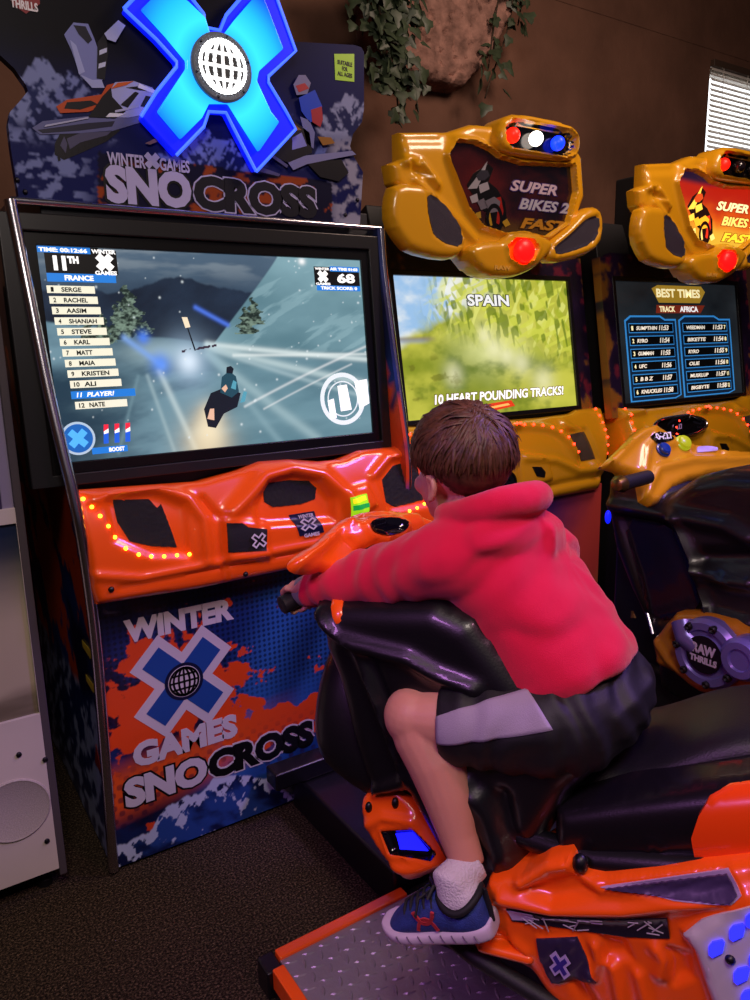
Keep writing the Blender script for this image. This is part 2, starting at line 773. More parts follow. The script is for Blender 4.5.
def baked(mb, voxel, smooth=4, factor=0.5):
    """Joins overlapping closed shapes into one continuous skin; returns (verts, faces)."""
    me = mb.mesh('skin', [])
    bm = bmesh.new()
    bm.from_mesh(me)
    bmesh.ops.recalc_face_normals(bm, faces=bm.faces)
    bm.to_mesh(me)
    bm.free()
    o = bpy.data.objects.new('skin', me)
    COL.objects.link(o)
    r = o.modifiers.new('r', 'REMESH')
    r.mode = 'VOXEL'
    r.voxel_size = voxel
    r.use_smooth_shade = True
    if smooth:
        s_ = o.modifiers.new('s', 'SMOOTH')
        s_.iterations = smooth
        s_.factor = factor
    dg = bpy.context.evaluated_depsgraph_get()
    ev = bpy.data.meshes.new_from_object(o.evaluated_get(dg))
    n = len(ev.vertices)
    V = np.empty(n * 3)
    ev.vertices.foreach_get('co', V)
    N = np.empty(n * 3)
    ev.vertex_normals.foreach_get('vector', N)
    Fc = [tuple(p.vertices) for p in ev.polygons]
    bpy.data.objects.remove(o)
    bpy.data.meshes.remove(me)
    bpy.data.meshes.remove(ev)
    return V.reshape(-1, 3), N.reshape(-1, 3), Fc


def from_arrays(name, V, Fc, m, parent=None, label=None, smooth=True):
    me = bpy.data.meshes.new(name)
    me.from_pydata((np.asarray(V) + SHIFT - origin_of(parent)).tolist(), [], list(Fc))
    for q in (m if isinstance(m, (list, tuple)) else [m]):
        me.materials.append(q)
    if smooth:
        me.polygons.foreach_set('use_smooth', [True] * len(me.polygons))
    return link(name, me, parent, label)


# ------------------------------------------------------------------ shared materials
M_ORANGE = mat('orange_plastic', '#ff5c12', 0.28, coat=0.6, bump=0.02, bscale=25)
M_YELLOW = mat('yellow_plastic', '#dd9c14', 0.3, coat=0.6, bump=0.02, bscale=25)
M_BLACK = mat('black_plastic', '#0d0c11', 0.38, coat=0.2, bump=0.05, bscale=220)
M_GLOSS = mat('black_gloss', '#07070b', 0.16, coat=0.5)
M_MATTE = mat('matte_black', '#131216', 0.6, bump=0.1, bscale=200)
M_MESH = mat('speaker_mesh', '#121115', 0.55, bump=0.7, bscale=480, var=0.5, vscale=420)
M_CHROME = mat('chrome', '#d8d5e0', 0.22, metal=1.0)
M_STEEL = mat('dark_steel', '#3a3840', 0.4, metal=0.9)
M_WHITE = mat('white_ink', '#d9d2dc', 0.45)
M_INK = mat('black_ink', '#08080c', 0.4)
M_BLUEINK = mat('blue_ink', '#173f8c', 0.4)
M_NAVY = mat('navy_ink', '#0b1236', 0.4)
M_ORINK = mat('orange_ink', '#cf3d12', 0.4)


def glow(name, color='#ffffff', s=1.0):
    return mat('glow_' + name, color, 0.4, emit=s, emit_color=color)
# ------------------------------------------------------------------ the room
WALL_Y = 3.3


def carpet_mat():
    m = mat('carpet', '#2b2320', 0.95, bump=0.9, bscale=260, spec=0.1)
    nt = m.node_tree
    b = nt.nodes['Principled BSDF']
    tc = [n for n in nt.nodes if n.type == 'TEX_COORD'][0]
    n1 = nt.nodes.new('ShaderNodeTexNoise')
    n1.inputs['Scale'].default_value = 170
    n1.inputs['Detail'].default_value = 3
    r = nt.nodes.new('ShaderNodeValToRGB')
    e = r.color_ramp.elements
    e[0].position, e[1].position = 0.38, 0.72
    e[0].color = (*lin('#1f1915'), 1)
    e[1].color = (*lin('#75624f'), 1)
    x = e.new(0.52)
    x.color = (*lin('#3d3228'), 1)
    nt.links.new(tc.outputs['Object'], n1.inputs['Vector'])
    nt.links.new(n1.outputs['Fac'], r.inputs['Fac'])
    nt.links.new(r.outputs['Color'], b.inputs['Base Color'])
    return m


structure(MB().box((-2.5, -2.2, -0.1), (7.5, WALL_Y, 0)).build('floor', carpet_mat(), smooth=False))
M_WALL = mat('brown_stucco', '#68493b', 0.9, bump=0.5, bscale=14, var=0.28, vscale=2.2, spec=0.2)
# back wall with an opening for the window
wx0, wx1, wz0, wz1 = 4.86, 5.75, 2.64, 3.24
W = MB()
W.box((-2.5, WALL_Y, 0), (wx0, WALL_Y + 0.15, 4.0))
W.box((wx1, WALL_Y, 0), (7.5, WALL_Y + 0.15, 4.0))
W.box((wx0, WALL_Y, 0), (wx1, WALL_Y + 0.15, wz0))
W.box((wx0, WALL_Y, wz1), (wx1, WALL_Y + 0.15, 4.0))
structure(W.build('wall_back', M_WALL, smooth=False))
structure(MB().box((-2.65, -2.2, 0), (-2.5, WALL_Y + 0.15, 4.0)).build('wall_left', M_WALL, smooth=False))
structure(MB().box((7.5, -2.2, 0), (7.65, WALL_Y + 0.15, 4.0)).build('wall_right', M_WALL, smooth=False))
structure(MB().box((-2.65, -2.2, 4.0), (7.65, WALL_Y + 0.15, 4.1)).build('ceiling', mat('dark_ceiling', '#1c1518', 0.9), smooth=False))
# the seam that runs along the wall: the upper wall stands a little proud
zs = float(on(630, 24, 1, WALL_Y)[2])
structure(MB().box((2.9, WALL_Y - 0.006, zs), (7.5, WALL_Y, 4.0)).build('trim_1', M_WALL, bevel=0.003))

# window
w = MB()
w.ringplate([(wx0, wz0), (wx1, wz0), (wx1, wz1), (wx0, wz1)],
            [(wx0 + .04, wz0 + .04), (wx1 - .04, wz0 + .04), (wx1 - .04, wz1 - .04), (wx0 + .04, wz1 - .04)],
            Frame((0, WALL_Y + .05, 0), (1, 0, 0), (0, 0, 1)), -0.08, 0.0)
win = structure(w.build('window_1', mat('window_frame', '#8c8378', 0.5), bevel=0.004))
MB().box((wx0 + .03, WALL_Y + .10, wz0 + .03), (wx1 - .03, WALL_Y + .105, wz1 - .03)).build(
    'pane', glow('daylight', '#dfe2e6', 2.2), win)
bl = thing('window_blind', 'white slatted window blind on the brown wall at upper right', 'blind', (wx0, WALL_Y, wz0))
b = MB()
nsl = 18
for i in range(nsl):
    z = wz0 + 0.03 + (wz1 - wz0 - 0.06) * i / (nsl - 1)
    fr = Frame((wx0 + .01, WALL_Y - 0.005, z), (1, 0, 0), (0, math.cos(1.05), math.sin(1.05)))
    b.box((0, -0.0125, 0), (wx1 - wx0 - .02, 0.0125, 0.0015), fr)
b.build('slats', mat('blind_slat', '#e6e2da', 0.5), bl, smooth=False)
MB().box((wx0, WALL_Y - 0.03, wz1 - 0.02), (wx1, WALL_Y + 0.01, wz1 + 0.02)).build('head_rail', mat('brown_rail', '#4a3a30', .5), bl, bevel=0.003)
for x in (wx0 + .12, wx1 - .12, wx0 + .4):
    MB().tube([(x, WALL_Y - 0.022, wz0), (x, WALL_Y - 0.022, wz1)], 0.002, 6).build('cord', mat('blind_slat'), bl)

# rough stone slab on the wall
fr = Frame((0, 3.12, 0), (1, 0, 0), (0, 0, 1))
outl = fr.poly([(372, -40), (378, 30), (394, 66), (430, 77), (470, 84), (490, 62), (512, 20), (535, -40)])


def rocky(a, b):
    return 0.05 * (fbm(a * 5, b * 5, 3) - .5) + 0.035 * (fbm(a * 22, b * 22, 9) - .5) - 0.02 * sstep(.62, .7, fbm(a * 34, b * 34, 5))


M_ROCK = mat('rough_stone', '#8a675c', 0.95, bump=0.8, bscale=55, var=0.45, vscale=16, spec=0.2)
rk = Relief(fr, outl, 0.012, 0.05, 0.18, px=False, bulge=rocky).build('stone_slab', M_ROCK)
tag(rk, 'rough pinkish brown stone slab mounted high on the wall behind the ivy', 'stone')

# trailing ivy
M_LEAF = mat('ivy_leaf', '#34402c', 0.5, var=0.4, vscale=25)
M_STEM = mat('ivy_stem', '#3a2b1c', 0.8)


def ivy(label, paths, Y, n, seed, size):
    rnd = random.Random(seed)
    p0 = on(*paths[0][0], 1, Y)
    t = thing('ivy_vine', label, 'plant', p0)
    st, lf = MB(), MB()
    for path in paths:
        pts = [on(x, y, 1, Y + rnd.uniform(-.02, .02)) for x, y in smooth_line(path, 2)]
        st.tube(pts, 0.004, 6)
        k = max(4, int(n * len(path) / 4))
        for i in range(k):
            s_ = rnd.random()
            q = pts[min(int(s_ * (len(pts) - 1)), len(pts) - 2)]
            c = q + np.array([rnd.gauss(0, size * .75), rnd.uniform(-.07, 0.02), rnd.gauss(0, size * .5)])
            d = Vector((rnd.gauss(0, .7), rnd.gauss(-.2, .3), -1)).normalized()
            nn = Vector((rnd.gauss(0, .6), -1, rnd.gauss(.3, .4))).normalized()
            sd = d.cross(nn).normalized()
            nn = sd.cross(d)
            L = size * rnd.uniform(.7, 1.25)
            shp = [(0, 0), (.42, -.12), (.55, .22), (.3, .42), (.2, .75), (0, 1.05), (-.2, .75), (-.3, .42), (-.55, .22), (-.42, -.12)]
            ring = [np.array(c) + np.array(sd) * a * L + np.array(d) * b_ * L + np.array(nn) * (-.18 * abs(a) * L) for a, b_ in shp]
            mid = np.array(c) + np.array(d) * .4 * L + np.array(nn) * .05 * L
            V = ring + [mid]
            V2 = [v - np.array(nn) * .0015 for v in V]
            Fc = [(i2, (i2 + 1) % 10, 10) for i2 in range(10)]
            Fc2 = [((i2 + 1) % 10 + 11, i2 + 11, 21) for i2 in range(10)]
            sk = [((i2 + 1) % 10, i2, i2 + 11, (i2 + 1) % 10 + 11) for i2 in range(10)]
            lf.add(V + V2, Fc + Fc2 + sk)
    st.build('stem', M_STEM, t)
    lf.build('leaves', M_LEAF, t, fix=False, angle=60)


ivy('dense ivy with dark hanging leaves over the left side of the stone slab',
    [[(372, -30), (380, 10), (384, 50), (396, 85), (399, 120)], [(360, -30), (368, 0), (374, 25), (385, 60), (390, 95)],
     [(400, -30), (404, -5), (398, 20), (390, 45)], [(405, -30), (408, -10), (403, 10)], [(385, -30), (390, 5), (400, 30), (404, 60), (408, 85)]], 2.98, 46, 3, 0.058)
ivy('thin ivy strand trailing down the bare wall right of the stone slab',
    [[(515, -30), (512, 10), (505, 40), (492, 75), (485, 98)], [(505, -30), (498, 0), (492, 40), (488, 70)], [(520, -30), (522, 0), (518, 25)]], 3.1, 17, 8, 0.06)
# ------------------------------------------------------------------ snowmobile arcade cabinet
X0, X1, YF = 0.39, 1.40, 2.03
cab = thing('snowmobile_arcade_cabinet', 'arcade cabinet with a glowing blue X sign above a snow race screen',
            'arcade machine', (X0, YF, 0))
FX, FZ = (1, 0, 0), (0, 0, 1)
FRONT = Frame((0, YF, 0), FX, FZ)

# carcass profile (y, z), swept between the sides
prof = [(2.05, .02), (2.05, .80), (2.08, 1.15), (2.14, 1.9), (2.55, 1.92), (2.95, 1.5), (2.95, .02)]
SIDE = Frame((X0 + .012, 0, 0), (0, 1, 0), (0, 0, 1))     # normal +x
MB().prism(prof, SIDE, 0, X1 - X0 - .024).build('carcass', mat('dark_navy_board', '#0a0a1c', 0.5), cab, bevel=0.004)

# side panels: the front edge curves; printed on the left
edge_px = [(112, 870), (104, 740), (96, 640), (86, 560), (76, 505), (62, 450), (48, 390), (38, 340), (28, 290), (19, 245), (10, 200)]
edge_y = [2.03, 2.005, 1.975, 1.945, 1.935, 1.965, 2.0, 2.025, 2.05, 2.07, 2.08]
EDGE = [on(*p, 1, y) for p, y in zip(edge_px, edge_y)]
yz = [(2.03, .012)] + [(e[1], e[2]) for e in EDGE[1:]]
yzs = smooth_line(yz, 2)
outline = yzs + [(2.5, EDGE[-1][2]), (2.97, 1.55), (2.97, .012)]


def side_art(P):
    y, z = P[:, 0], P[:, 1]
    c = mix(lin('#0a0f3c'), lin('#1d3c8c'), sstep(.35, .7, fbm(y * 5, z * 5, 2)))
    sp = fbm(y * 9, z * 6, 31) + .25 * np.exp(-((z - .95) / .4) ** 2)
    c = mix(c, lin('#d8481c'), sstep(.62, .66, sp) * (z > .45) * (z < 1.5))
    ridge = .42 + .16 * fbm(y * 7, y * 0, 5)
    mt = sstep(.02, -.02, z - ridge)
    sn = fbm(y * 22 + z * 10, z * 22, 8)
    c = mix(c, mix(lin('#16286a'), lin('#a3aede'), sstep(.52, .6, sn)), mt)
    return c


def art_plate(name, outline2, fr, step, fn, m, parent, c0, c1, label=None):
    poly = resample(outline2, step)
    pts, tri = fill(poly, step)
    n = len(pts)
    V = [fr.p3(p[0], p[1], c1) for p in pts] + [fr.p3(p[0], p[1], c0) for p in pts]
    cnt = {}
    for f in tri:
        for i in range(3):
            e = (f[i], f[(i + 1) % 3])
            k = (min(e), max(e))
            cnt[k] = None if k in cnt else e
    be = [e for e in cnt.values() if e]
    Fc = list(tri) + [tuple(i + n for i in f[::-1]) for f in tri] + [(b, a, a + n, b + n) for a, b in be]
    me = bpy.data.meshes.new(name)
    me.from_pydata((np.array(V) + SHIFT - origin_of(parent)).tolist(), [], Fc)
    me.materials.append(m)
    cols = fn(pts)
    set_col(me, np.vstack([cols, cols]))
    return link(name, me, parent, label)


LEFT = Frame((X0 + .012, 0, 0), (0, -1, 0), (0, 0, 1))     # normal -x
sp_ = art_plate('side_panel', [(-a, b) for a, b in outline], LEFT, 0.014, lambda P: side_art(P * [-1, 1]), art_mat('printed_board', rough=0.35, coat=.3), cab, -.002, .010)
_me = sp_.data
_ez, _ex = np.array([e[2] for e in EDGE]), np.array([e[0] for e in EDGE])
_lean = lambda z: np.interp(z, np.append(0, _ez[1:]), np.append(X0, _ex[1:])) - X0
for v_ in _me.vertices:
    v_.co.x += float(_lean(v_.co.z)) - .004
# rider's yellow swooshes and a red strip printed on the side
for q in ([(-1.975, .74), (-1.99, .69), (-2.05, .66), (-2.14, .665), (-2.14, .685), (-2.04, .69)], [(-1.98, .63), (-1.995, .585), (-2.06, .555), (-2.14, .56), (-2.14, .58), (-2.05, .585)]):
    flat(MB(), q, LEFT, .0115).build('side_stripe', mat('yellow_ink', '#e0c040', 0.4), sp_, smooth=False)
for q in ([(-2.06, .30), (-2.10, .38), (-2.14, .30)], [(-2.05, .12), (-2.05, .17), (-2.13, .17), (-2.13, .12)]):
    flat(MB(), q, LEFT, .0115).build('side_stripe', mat('red_ink', '#8e1a1e', 0.4), sp_, smooth=False)
RIGHT = Frame((X1 - .012, 0, 0), (0, 1, 0), (0, 0, 1))
art_plate('side_panel', outline, RIGHT, 0.03, side_art, art_mat('printed_board'), cab, -.002, .010)

# chrome edge trims
for dx in (0, 1):
    pts = []
    for e in [np.array([X0 + .0, 2.03, .01])] + EDGE[1:]:
        p = np.array(e, float)
        if dx:
            p = np.array([X1 + (X0 - p[0]) * .1, p[1] + .015, p[2]])
        pts.append(p)
    pts = smooth_line([tuple(p) for p in pts], 2)
    MB().tube(pts, 0.015, 12).build('chrome_trim', M_CHROME, cab)
    if not dx:
        LT = pts
topb = [LT[-1], np.array(pts[-1])]
MB().tube(topb, 0.009, 10).build('chrome_trim', M_CHROME, cab)

# bezel and screen
s_bl, s_br, s_tl, s_tr = on(74, 462, 1, 2.035), on(372, 432, 1, 2.035), on(42, 246, 1, 2.085), on(362, 260, 1, 2.085)
so = (s_bl + s_tl) / 2
ua = ((s_br - s_bl) + (s_tr - s_tl)) / 2
ub = ((s_tl - s_bl) + (s_tr - s_br)) / 2
cen = (s_bl + s_br + s_tl + s_tr) / 4
SW, SH = np.linalg.norm(ua), np.linalg.norm(ub)
SCR = Frame(cen, (1, 0, 0), (0, ub[1], ub[2]))
hw, hh = SW / 2 + .008, SH / 2
SCR = Frame(cen - np.array([.010, 0, 0]), (1, 0, 0), (0, ub[1], ub[2]))


def rect(a0, a1, b0, b1):
    return [(a0, b0), (a1, b0), (a1, b1), (a0, b1)]


mb = MB()
mb.ringplate(rect(-hw - .085, hw + .065, -hh - .06, hh + .075), rect(-hw - .03, hw + .028, -hh - .03, hh + .032), SCR, -.04, .012)
bz = mb.build('bezel', mat('dark_bezel', '#1b1a1d', 0.35, coat=.2), cab, bevel=.004)
MB().ringplate(rect(-hw - .03, hw + .028, -hh - .03, hh + .032), rect(-hw - .001, hw + .001, -hh - .001, hh + .001), SCR, -.04, .002).build(
    'inner_frame', mat('black_frame', '#060607', 0.3), bz, bevel=.002)


def seen_uv(fr, w, h):
    """Perspective map between a screen's own u, v and the foreshortened u, v measured on the photograph."""
    src = [(0, 0), (1, 0), (1, 1), (0, 1)]
    pp = [proj(fr.p3(-w + 2 * w * u, h - 2 * h * v) + SHIFT) for u, v in src]
    o, ex_, ey_ = pp[0], (pp[1] - pp[0] + pp[2] - pp[3]) / 2, (pp[3] - pp[0] + pp[2] - pp[1]) / 2

    def homog(A, Bq):
        M, r = [], []
        for (x, y), (u, v) in zip(A, Bq):
            M += [[x, y, 1, 0, 0, 0, -u * x, -u * y], [0, 0, 0, x, y, 1, -v * x, -v * y]]
            r += [u, v]
        return np.append(np.linalg.solve(np.array(M), np.array(r)), 1).reshape(3, 3)
    Hm = homog(src, pp)
    Hi = np.linalg.inv(Hm)

    def fn(u, v, back=False):
        """own -> seen; with back=True seen -> own."""
        u, v = np.asarray(u, float), np.asarray(v, float)
        if back:
            # bilinear place inside the seen quad, then back through the perspective
            P = ((1 - u) * (1 - v))[..., None] * pp[0] + (u * (1 - v))[..., None] * pp[1] + (u * v)[..., None] * pp[2] + ((1 - u) * v)[..., None] * pp[3]
            q = np.stack([P[..., 0], P[..., 1], np.ones_like(P[..., 0])], -1) @ Hi.T
            return q[..., 0] / q[..., 2], q[..., 1] / q[..., 2]
        q = np.stack([u, v, np.ones_like(u)], -1) @ Hm.T
        X, Y = q[..., 0] / q[..., 2], q[..., 1] / q[..., 2]
        a, b = u.copy(), v.copy()
        for _ in range(4):        # invert the bilinear map
            l = pp[0][0] + (pp[3][0] - pp[0][0]) * b
            r_ = pp[1][0] + (pp[2][0] - pp[1][0]) * b
            a = (X - l) / (r_ - l)
            t = pp[0][1] + (pp[1][1] - pp[0][1]) * a
            bt_ = pp[3][1] + (pp[2][1] - pp[3][1]) * a
            b = (Y - t) / (bt_ - t)
        return a, b
    return fn


def seg_glow(U, W, p, q, w):
    P = np.stack([U, W * .56], 1)
    return np.exp(-(pdist([(p[0], p[1] * .56), (q[0], q[1] * .56)], P) / w) ** 2)


def snow_game(u, v):
    u, v = seen_uv(SCR, hw, hh)(u, v)
    L = lin
    n = fbm(u * 9, v * 9, 4)
    c = mix(L('#4d6378'), L('#24364c'), sstep(0, .3, v + .15 * (n - .5)))
    c = mix(c, L('#8b97a0'), sstep(.52, .75, fbm(u * 5, v * 14, 40)) * sstep(.2, .02, v) * .6)
    ridge = .15 + .10 * fbm(u * 6, u * 0 + 2, 7) - .07 * np.exp(-((u - .44) / .1) ** 2) + .02 * fbm(u * 40, u * 0, 5)
    c = mix(c, mix(L('#111a29'), L('#26364c'), fbm(u * 12 + v * 5, v * 9, 2)), sstep(-.008, .008, v - ridge))
    hor = .45 - .10 * sstep(.34, .12, u) + .02 * np.sin(u * 14)
    snow = mix(L('#2f4f63'), L('#7294a3'), sstep(.35, .7, fbm(u * 4 + v * 2, v * 6, 12) + .15 * (v - .6)))
    snow = mix(snow, L('#1d3040'), sstep(.42, .16, u + .2 * (v - .5)) * sstep(.5, .66, v) * .65)
    snow = mix(snow, L('#a9c3c8'), .7 * np.exp(-((u - .34) / .12) ** 2 - ((v - .5) / .06) ** 2))
    c = mix(c, snow, sstep(-.008, .008, v - hor))
    edge = .745 - .22 * np.clip(v / .46, 0, 1.1) ** 1.1
    hill = mix(L('#4c7380'), L('#87adb8'), sstep(.2, .8, fbm(u * 2.2, v * 2.2, 21) + .25 * (.5 - v)))
    hill = mix(hill, L('#9fc2ca'), sstep(.55, .7, fbm((u - v) * 6, (u + v) * 22, 31)) * .35)
    c = mix(c, hill, sstep(-.004, .004, u - edge) * sstep(.56, .46, v - (u - .5) * .10))
    c = mix(c, mix(L('#557d8b'), L('#7ea3af'), fbm(u * 3 - v * 2, v * 9, 77)), sstep(.46, .56, v - (u - .5) * .10) * sstep(.42, .6, u) * .75)
    for cx, cy, s_ in ((.265, .42, .085), (.225, .44, .06), (.18, .46, .05), (.13, .46, .045), (.63, .42, .05), (.655, .37, .05)):
        yy = (v - (cy - s_ * 2.9)) / (s_ * 2.9)
        wd = s_ * (.08 + .62 * yy) * (.35 + 1.3 * fbm(u * 70, v * 90, 3))
        t = (yy > 0) & (yy < 1) & (np.abs(u - cx + .1 * s_ * np.sin(yy * 20)) < wd)
        c = np.where(t[:, None], mix(L('#1e2c28'), L('#7d9484'), sstep(.35, .75, fbm(u * 90, v * 90, 6))), c)
    for p, q, w_, col, k in (((.50, .47), (1.0, .575), .009, '#d8e6e6', .85), ((.5, .48), (1.0, .72), .012, '#c6dadc', .7), ((.52, .5), (1.0, .80), .008, '#b4ccd2', .5),
                            ((.50, .52), (.82, 1.0), .016, '#a9c4ca', .6), ((.52, .55), (.70, 1.0), .012, '#8fb0ba', .5), ((.34, .60), (.43, 1.0), .010, '#c7d9db', .65),
                            ((.30, .62), (.36, 1.0), .007, '#a9c2c8', .5), ((.58, .53), (1.0, .545), .005, '#eef6f4', .6), ((.27, .62), (.18, .98), .006, '#7fa0ac', .4),
                            ((.24, .43), (.35, .57), .010, '#7fa8ea', .8), ((.57, .37), (.475, .28), .007, '#4f78e8', .9), ((.6, .80), (1., .5), .004, '#ffffff', .45), ((.66, .82), (.95, .60), .003, '#ffffff', .4)):
        c = mix(c, L(col), k * seg_glow(u, v, p, q, w_))
    for cx, cy, r, col, k in ((.435, .555, .030, '#ffffff', 1.0), (.435, .555, .07, '#bfe0ff', .55), (.475, .92, .045, '#fff2d2', 1.0), (.485, .83, .035, '#ffe9c2', .8),
                              (.465, .99, .075, '#f0dcb6', .8), (.345, .56, .028, '#5f96ff', .85), (.30, .43, .018, '#4f86ff', .8), (.82, .02, .010, '#ffffff', 1)):
        c = mix(c, L(col), np.clip(k * np.exp(-((u - cx) ** 2 + ((v - cy) * .56) ** 2) / r ** 2), 0, 1))
    c = np.where(((np.abs(u - .47) < .06) & (np.abs(v - .49 + (u - .47) * .25) < .006) & (vnoise(u * 90, v * 40, 3) > .4))[:, None], L('#3a2a3c'), c)
    rs = np.random.RandomState(5)
    for _ in range(90):
        cx, cy, r = rs.rand(), rs.rand() * .95, rs.uniform(.0012, .0036)
        c = mix(c, L('#e8f2f6'), .8 * np.exp(-((u - cx) ** 2 + ((v - cy) * .56) ** 2) / r ** 2))
    return c


A_SCR = art_mat('lit_screen', emit=1.0, rough=.25)
scr = picture('screen', SCR, -hw, hw, -hh, hh, 460, 260, snow_game, A_SCR, cab, off=-.004)


class Hud:
    """Flat glowing marks on a screen; u to the right, v downwards, 0..1."""

    def __init__(s, fr, w, h, parent, base=0.0):
        s.fr, s.w, s.h, s.parent, s.base = fr, w, h, parent, base
        s.H = seen_uv(fr, w, h)

    def q(s, u, v):
        u, v = s.H(u, v, True)
        return (-s.w + 2 * s.w * u, s.h - 2 * s.h * v)

    def boxes(s, name, items, m, layer=1):
        for u0, v0, u1, v1 in items:
            a, b = s.q(u0, v1), s.q(u1, v0)
            flat(MB(), [a, (b[0], a[1]), b, (a[0], b[1])], s.fr, s.base + .0006 * layer, .0004).build(name, m, s.parent, smooth=False)

    def poly(s, name, polys, m, layer=1):
        for p in polys:
            flat(MB(), [s.q(*x) for x in p], s.fr, s.base + .0006 * layer, .0004).build(name, m, s.parent, smooth=False)

    def words(s, name, items, m, layer=3, weight=.03, shear=0.0, grow=0.0):
        for body, u0, v0, u1, v1 in items:
            a, b = s.q(u0, v1), s.q(u1, v0)
            text_mb(MB(), body, lambda x, y, d: s.fr.p3(x, y, s.base + .0006 * layer + d), a[0], b[0], a[1], b[1], weight, shear, thick=.0004,
                    grow=grow).build(name, m, s.parent, smooth=False, fix=False)


hud = Hud(SCR, hw, hh, scr, -.004)
G_W, G_BK, G_BL = glow('white', '#f2f4f4', 1.0), glow('black', '#05070a', .3), glow('blue', '#1d6fc4', 1.0)
G_CR = glow('cream', '#d8d8c4', 1.0)
hud.boxes('score_plate', [(.0, .0, .19, .022), (.02, .03, .165, .125), (.165, .01, .245, .125), (.855, .045, .995, .15)], G_BK)
hud.boxes('score_band', [(.0, .0, .165, .03), (.02, .125, .235, .165), (.86, .15, .995, .18), (.905, .04, .995, .07), (.095, .945, .21, .975)], G_BL, 2)
rows = [(.015 + .004 * i, .183 + .0493 * i, .165 + .0055 * i, .218 + .0493 * i) for i in range(12)]
hud.boxes('name_row', [r for i, r in enumerate(rows) if i != 10], G_CR, 1)
hud.boxes('name_row', [(.05, .676, .255, .712)], G_BL, 1)
names = ['SERGE', 'RACHEL', 'AASIM', 'SHANIAH', 'STEVE', 'KARL', 'MATT', 'MAIA', 'KRISTEN', 'ALI', 'PLAYER!', 'NATE']
dk, wt = [], []
for i, nme in enumerate(names):
    r = rows[i]
    (wt if i == 10 else dk).append((nme, r[0] + .045, r[1] + .007, r[0] + .045 + .0125 * len(nme), r[3] - .006))
    nn = str(i + 1)
    (wt if i == 10 else dk).append((nn, r[0] + .012, r[1] + .007, r[0] + .012 + .009 * len(nn), r[3] - .006))
hud.words('names', dk, glow('ink', '#10100e', .3), 3)
hud.words('names', wt, G_W, 3, shear=.2)
hud.words('scores', [('TIME: 00:12:66', .004, .006, .155, .026), ('FRANCE', .075, .133, .165, .158),
                     ('68', .925, .08, .98, .135), ('WINTER', .168, .006, .243, .026), ('GAMES', .172, .108, .24, .128), ('AIR TIME 01:03', .905, .047, .99, .064),
                     ('TRICK SCORE: 0', .872, .156, .985, .174), ('BOOST', .15, .95, .2, .97), ('WINTER', .858, .05, .903, .064), ('GAMES', .858, .135, .903, .149)],
          G_W, 3, weight=.04)
for cu, cv_, s_ in ((.206, .067, .042), (.881, .1, .034)):
    ca, cb = hud.q(cu, cv_)
    flat(MB(), x_shape(ca, cb, s_ * .56, s_ * .22), SCR, -.004 + .0024).build('cross_emblem', G_W, scr, smooth=False)
hud.words('scores', [('11', .045, .043, .085, .112), ('TH', .09, .043, .125, .078)], G_W, 3, weight=.07)
mb = MB()
ca, cb = hud.q(.055, .895)
flat(mb, circle(ca, cb, .043, 36), SCR, -.004 + .0012)
mb.build('boost_button', glow('steel', '#9db4c6', 1.0), scr, smooth=False)
mb = MB()
flat(mb, circle(ca, cb, .037, 36), SCR, -.004 + .0018)
mb.build('boost_button', glow('blue2', '#1759a5', 1.0), scr, smooth=False)
flat_x = MB()
flat(flat_x, x_shape(ca, cb, .026, .009), SCR, -.004 + .0024)
flat_x.build('cross_emblem', glow('sky', '#4aa6e6', 1.0), scr, smooth=False)
for i in range(3):
    u0 = .135 + .035 * i
    hud.poly('boost_can', [[(u0, .93), (u0 + .007, .84), (u0 + .022, .84), (u0 + .016, .93)]], glow('can', '#1c56c8', 1.0), 2)
    hud.poly('boost_can', [[(u0 + .004, .875), (u0 + .007, .84), (u0 + .022, .84), (u0 + .02, .862)]], glow('canred', '#d7263d', 1.0), 3)
    hud.poly('boost_can', [[(u0 + .004, .885), (u0 + .005, .872), (u0 + .0205, .86), (u0 + .0195, .88)]], G_W, 4)
# speed dial rings, with white blocks over them
mb = MB()
ca, cb = hud.q(.915, .795)
mb.ringplate(circle(ca, cb, .082, 40), circle(ca, cb, .068, 40), SCR, -.0036, -.003)
mb.ringplate(circle(ca, cb, .056, 40), circle(ca, cb, .052, 40), SCR, -.0036, -.003)
mb.build('dial_marks', glow('dial', '#c9d6d6', 1.0), scr, smooth=False)
hud.poly('dial_marks', [[(.90, .72), (.93, .715), (.94, .86), (.905, .865)], [(.955, .70), (.995, .69), (.998, .83), (.965, .86)], [(.865, .80), (.885, .79), (.89, .90), (.87, .905)]], G_W, 2)
# racer on the screen
hud.poly('racer', [[(.468, .80), (.495, .72), (.55, .69), (.59, .73), (.575, .80), (.53, .83), (.50, .90), (.475, .89)]], glow('racer_dark', '#141c26', .6), 1)
hud.poly('racer', [[(.525, .72), (.535, .64), (.56, .61), (.58, .64), (.585, .72), (.56, .75)]], glow('racer_suit', '#1f4654', .8), 2)
hud.poly('racer', [[(.55, .62), (.553, .59), (.567, .585), (.575, .60), (.57, .625)]], glow('racer_dark'), 3)
hud.poly('racer', [[(.475, .85), (.487, .80), (.50, .80), (.497, .86)], [(.53, .70), (.545, .68), (.55, .70), (.54, .72)]], glow('racer_light', '#c9a58a', 1.0), 3)
hud.poly('racer', [[(.585, .78), (.60, .72), (.61, .725), (.60, .775)], [(.56, .70), (.57, .66), (.58, .67), (.575, .71)]], glow('racer_teal', '#4b93a4', .9), 3)
hud.poly('sign_post', [[(.428, .33), (.445, .33), (.452, .38), (.436, .385)]], glow('signw', '#d8ccb0', 1.), 1)
hud.poly('sign_post', [[(.441, .385), (.445, .385), (.462, .5), (.457, .5)]], glow('racer_dark'), 1)

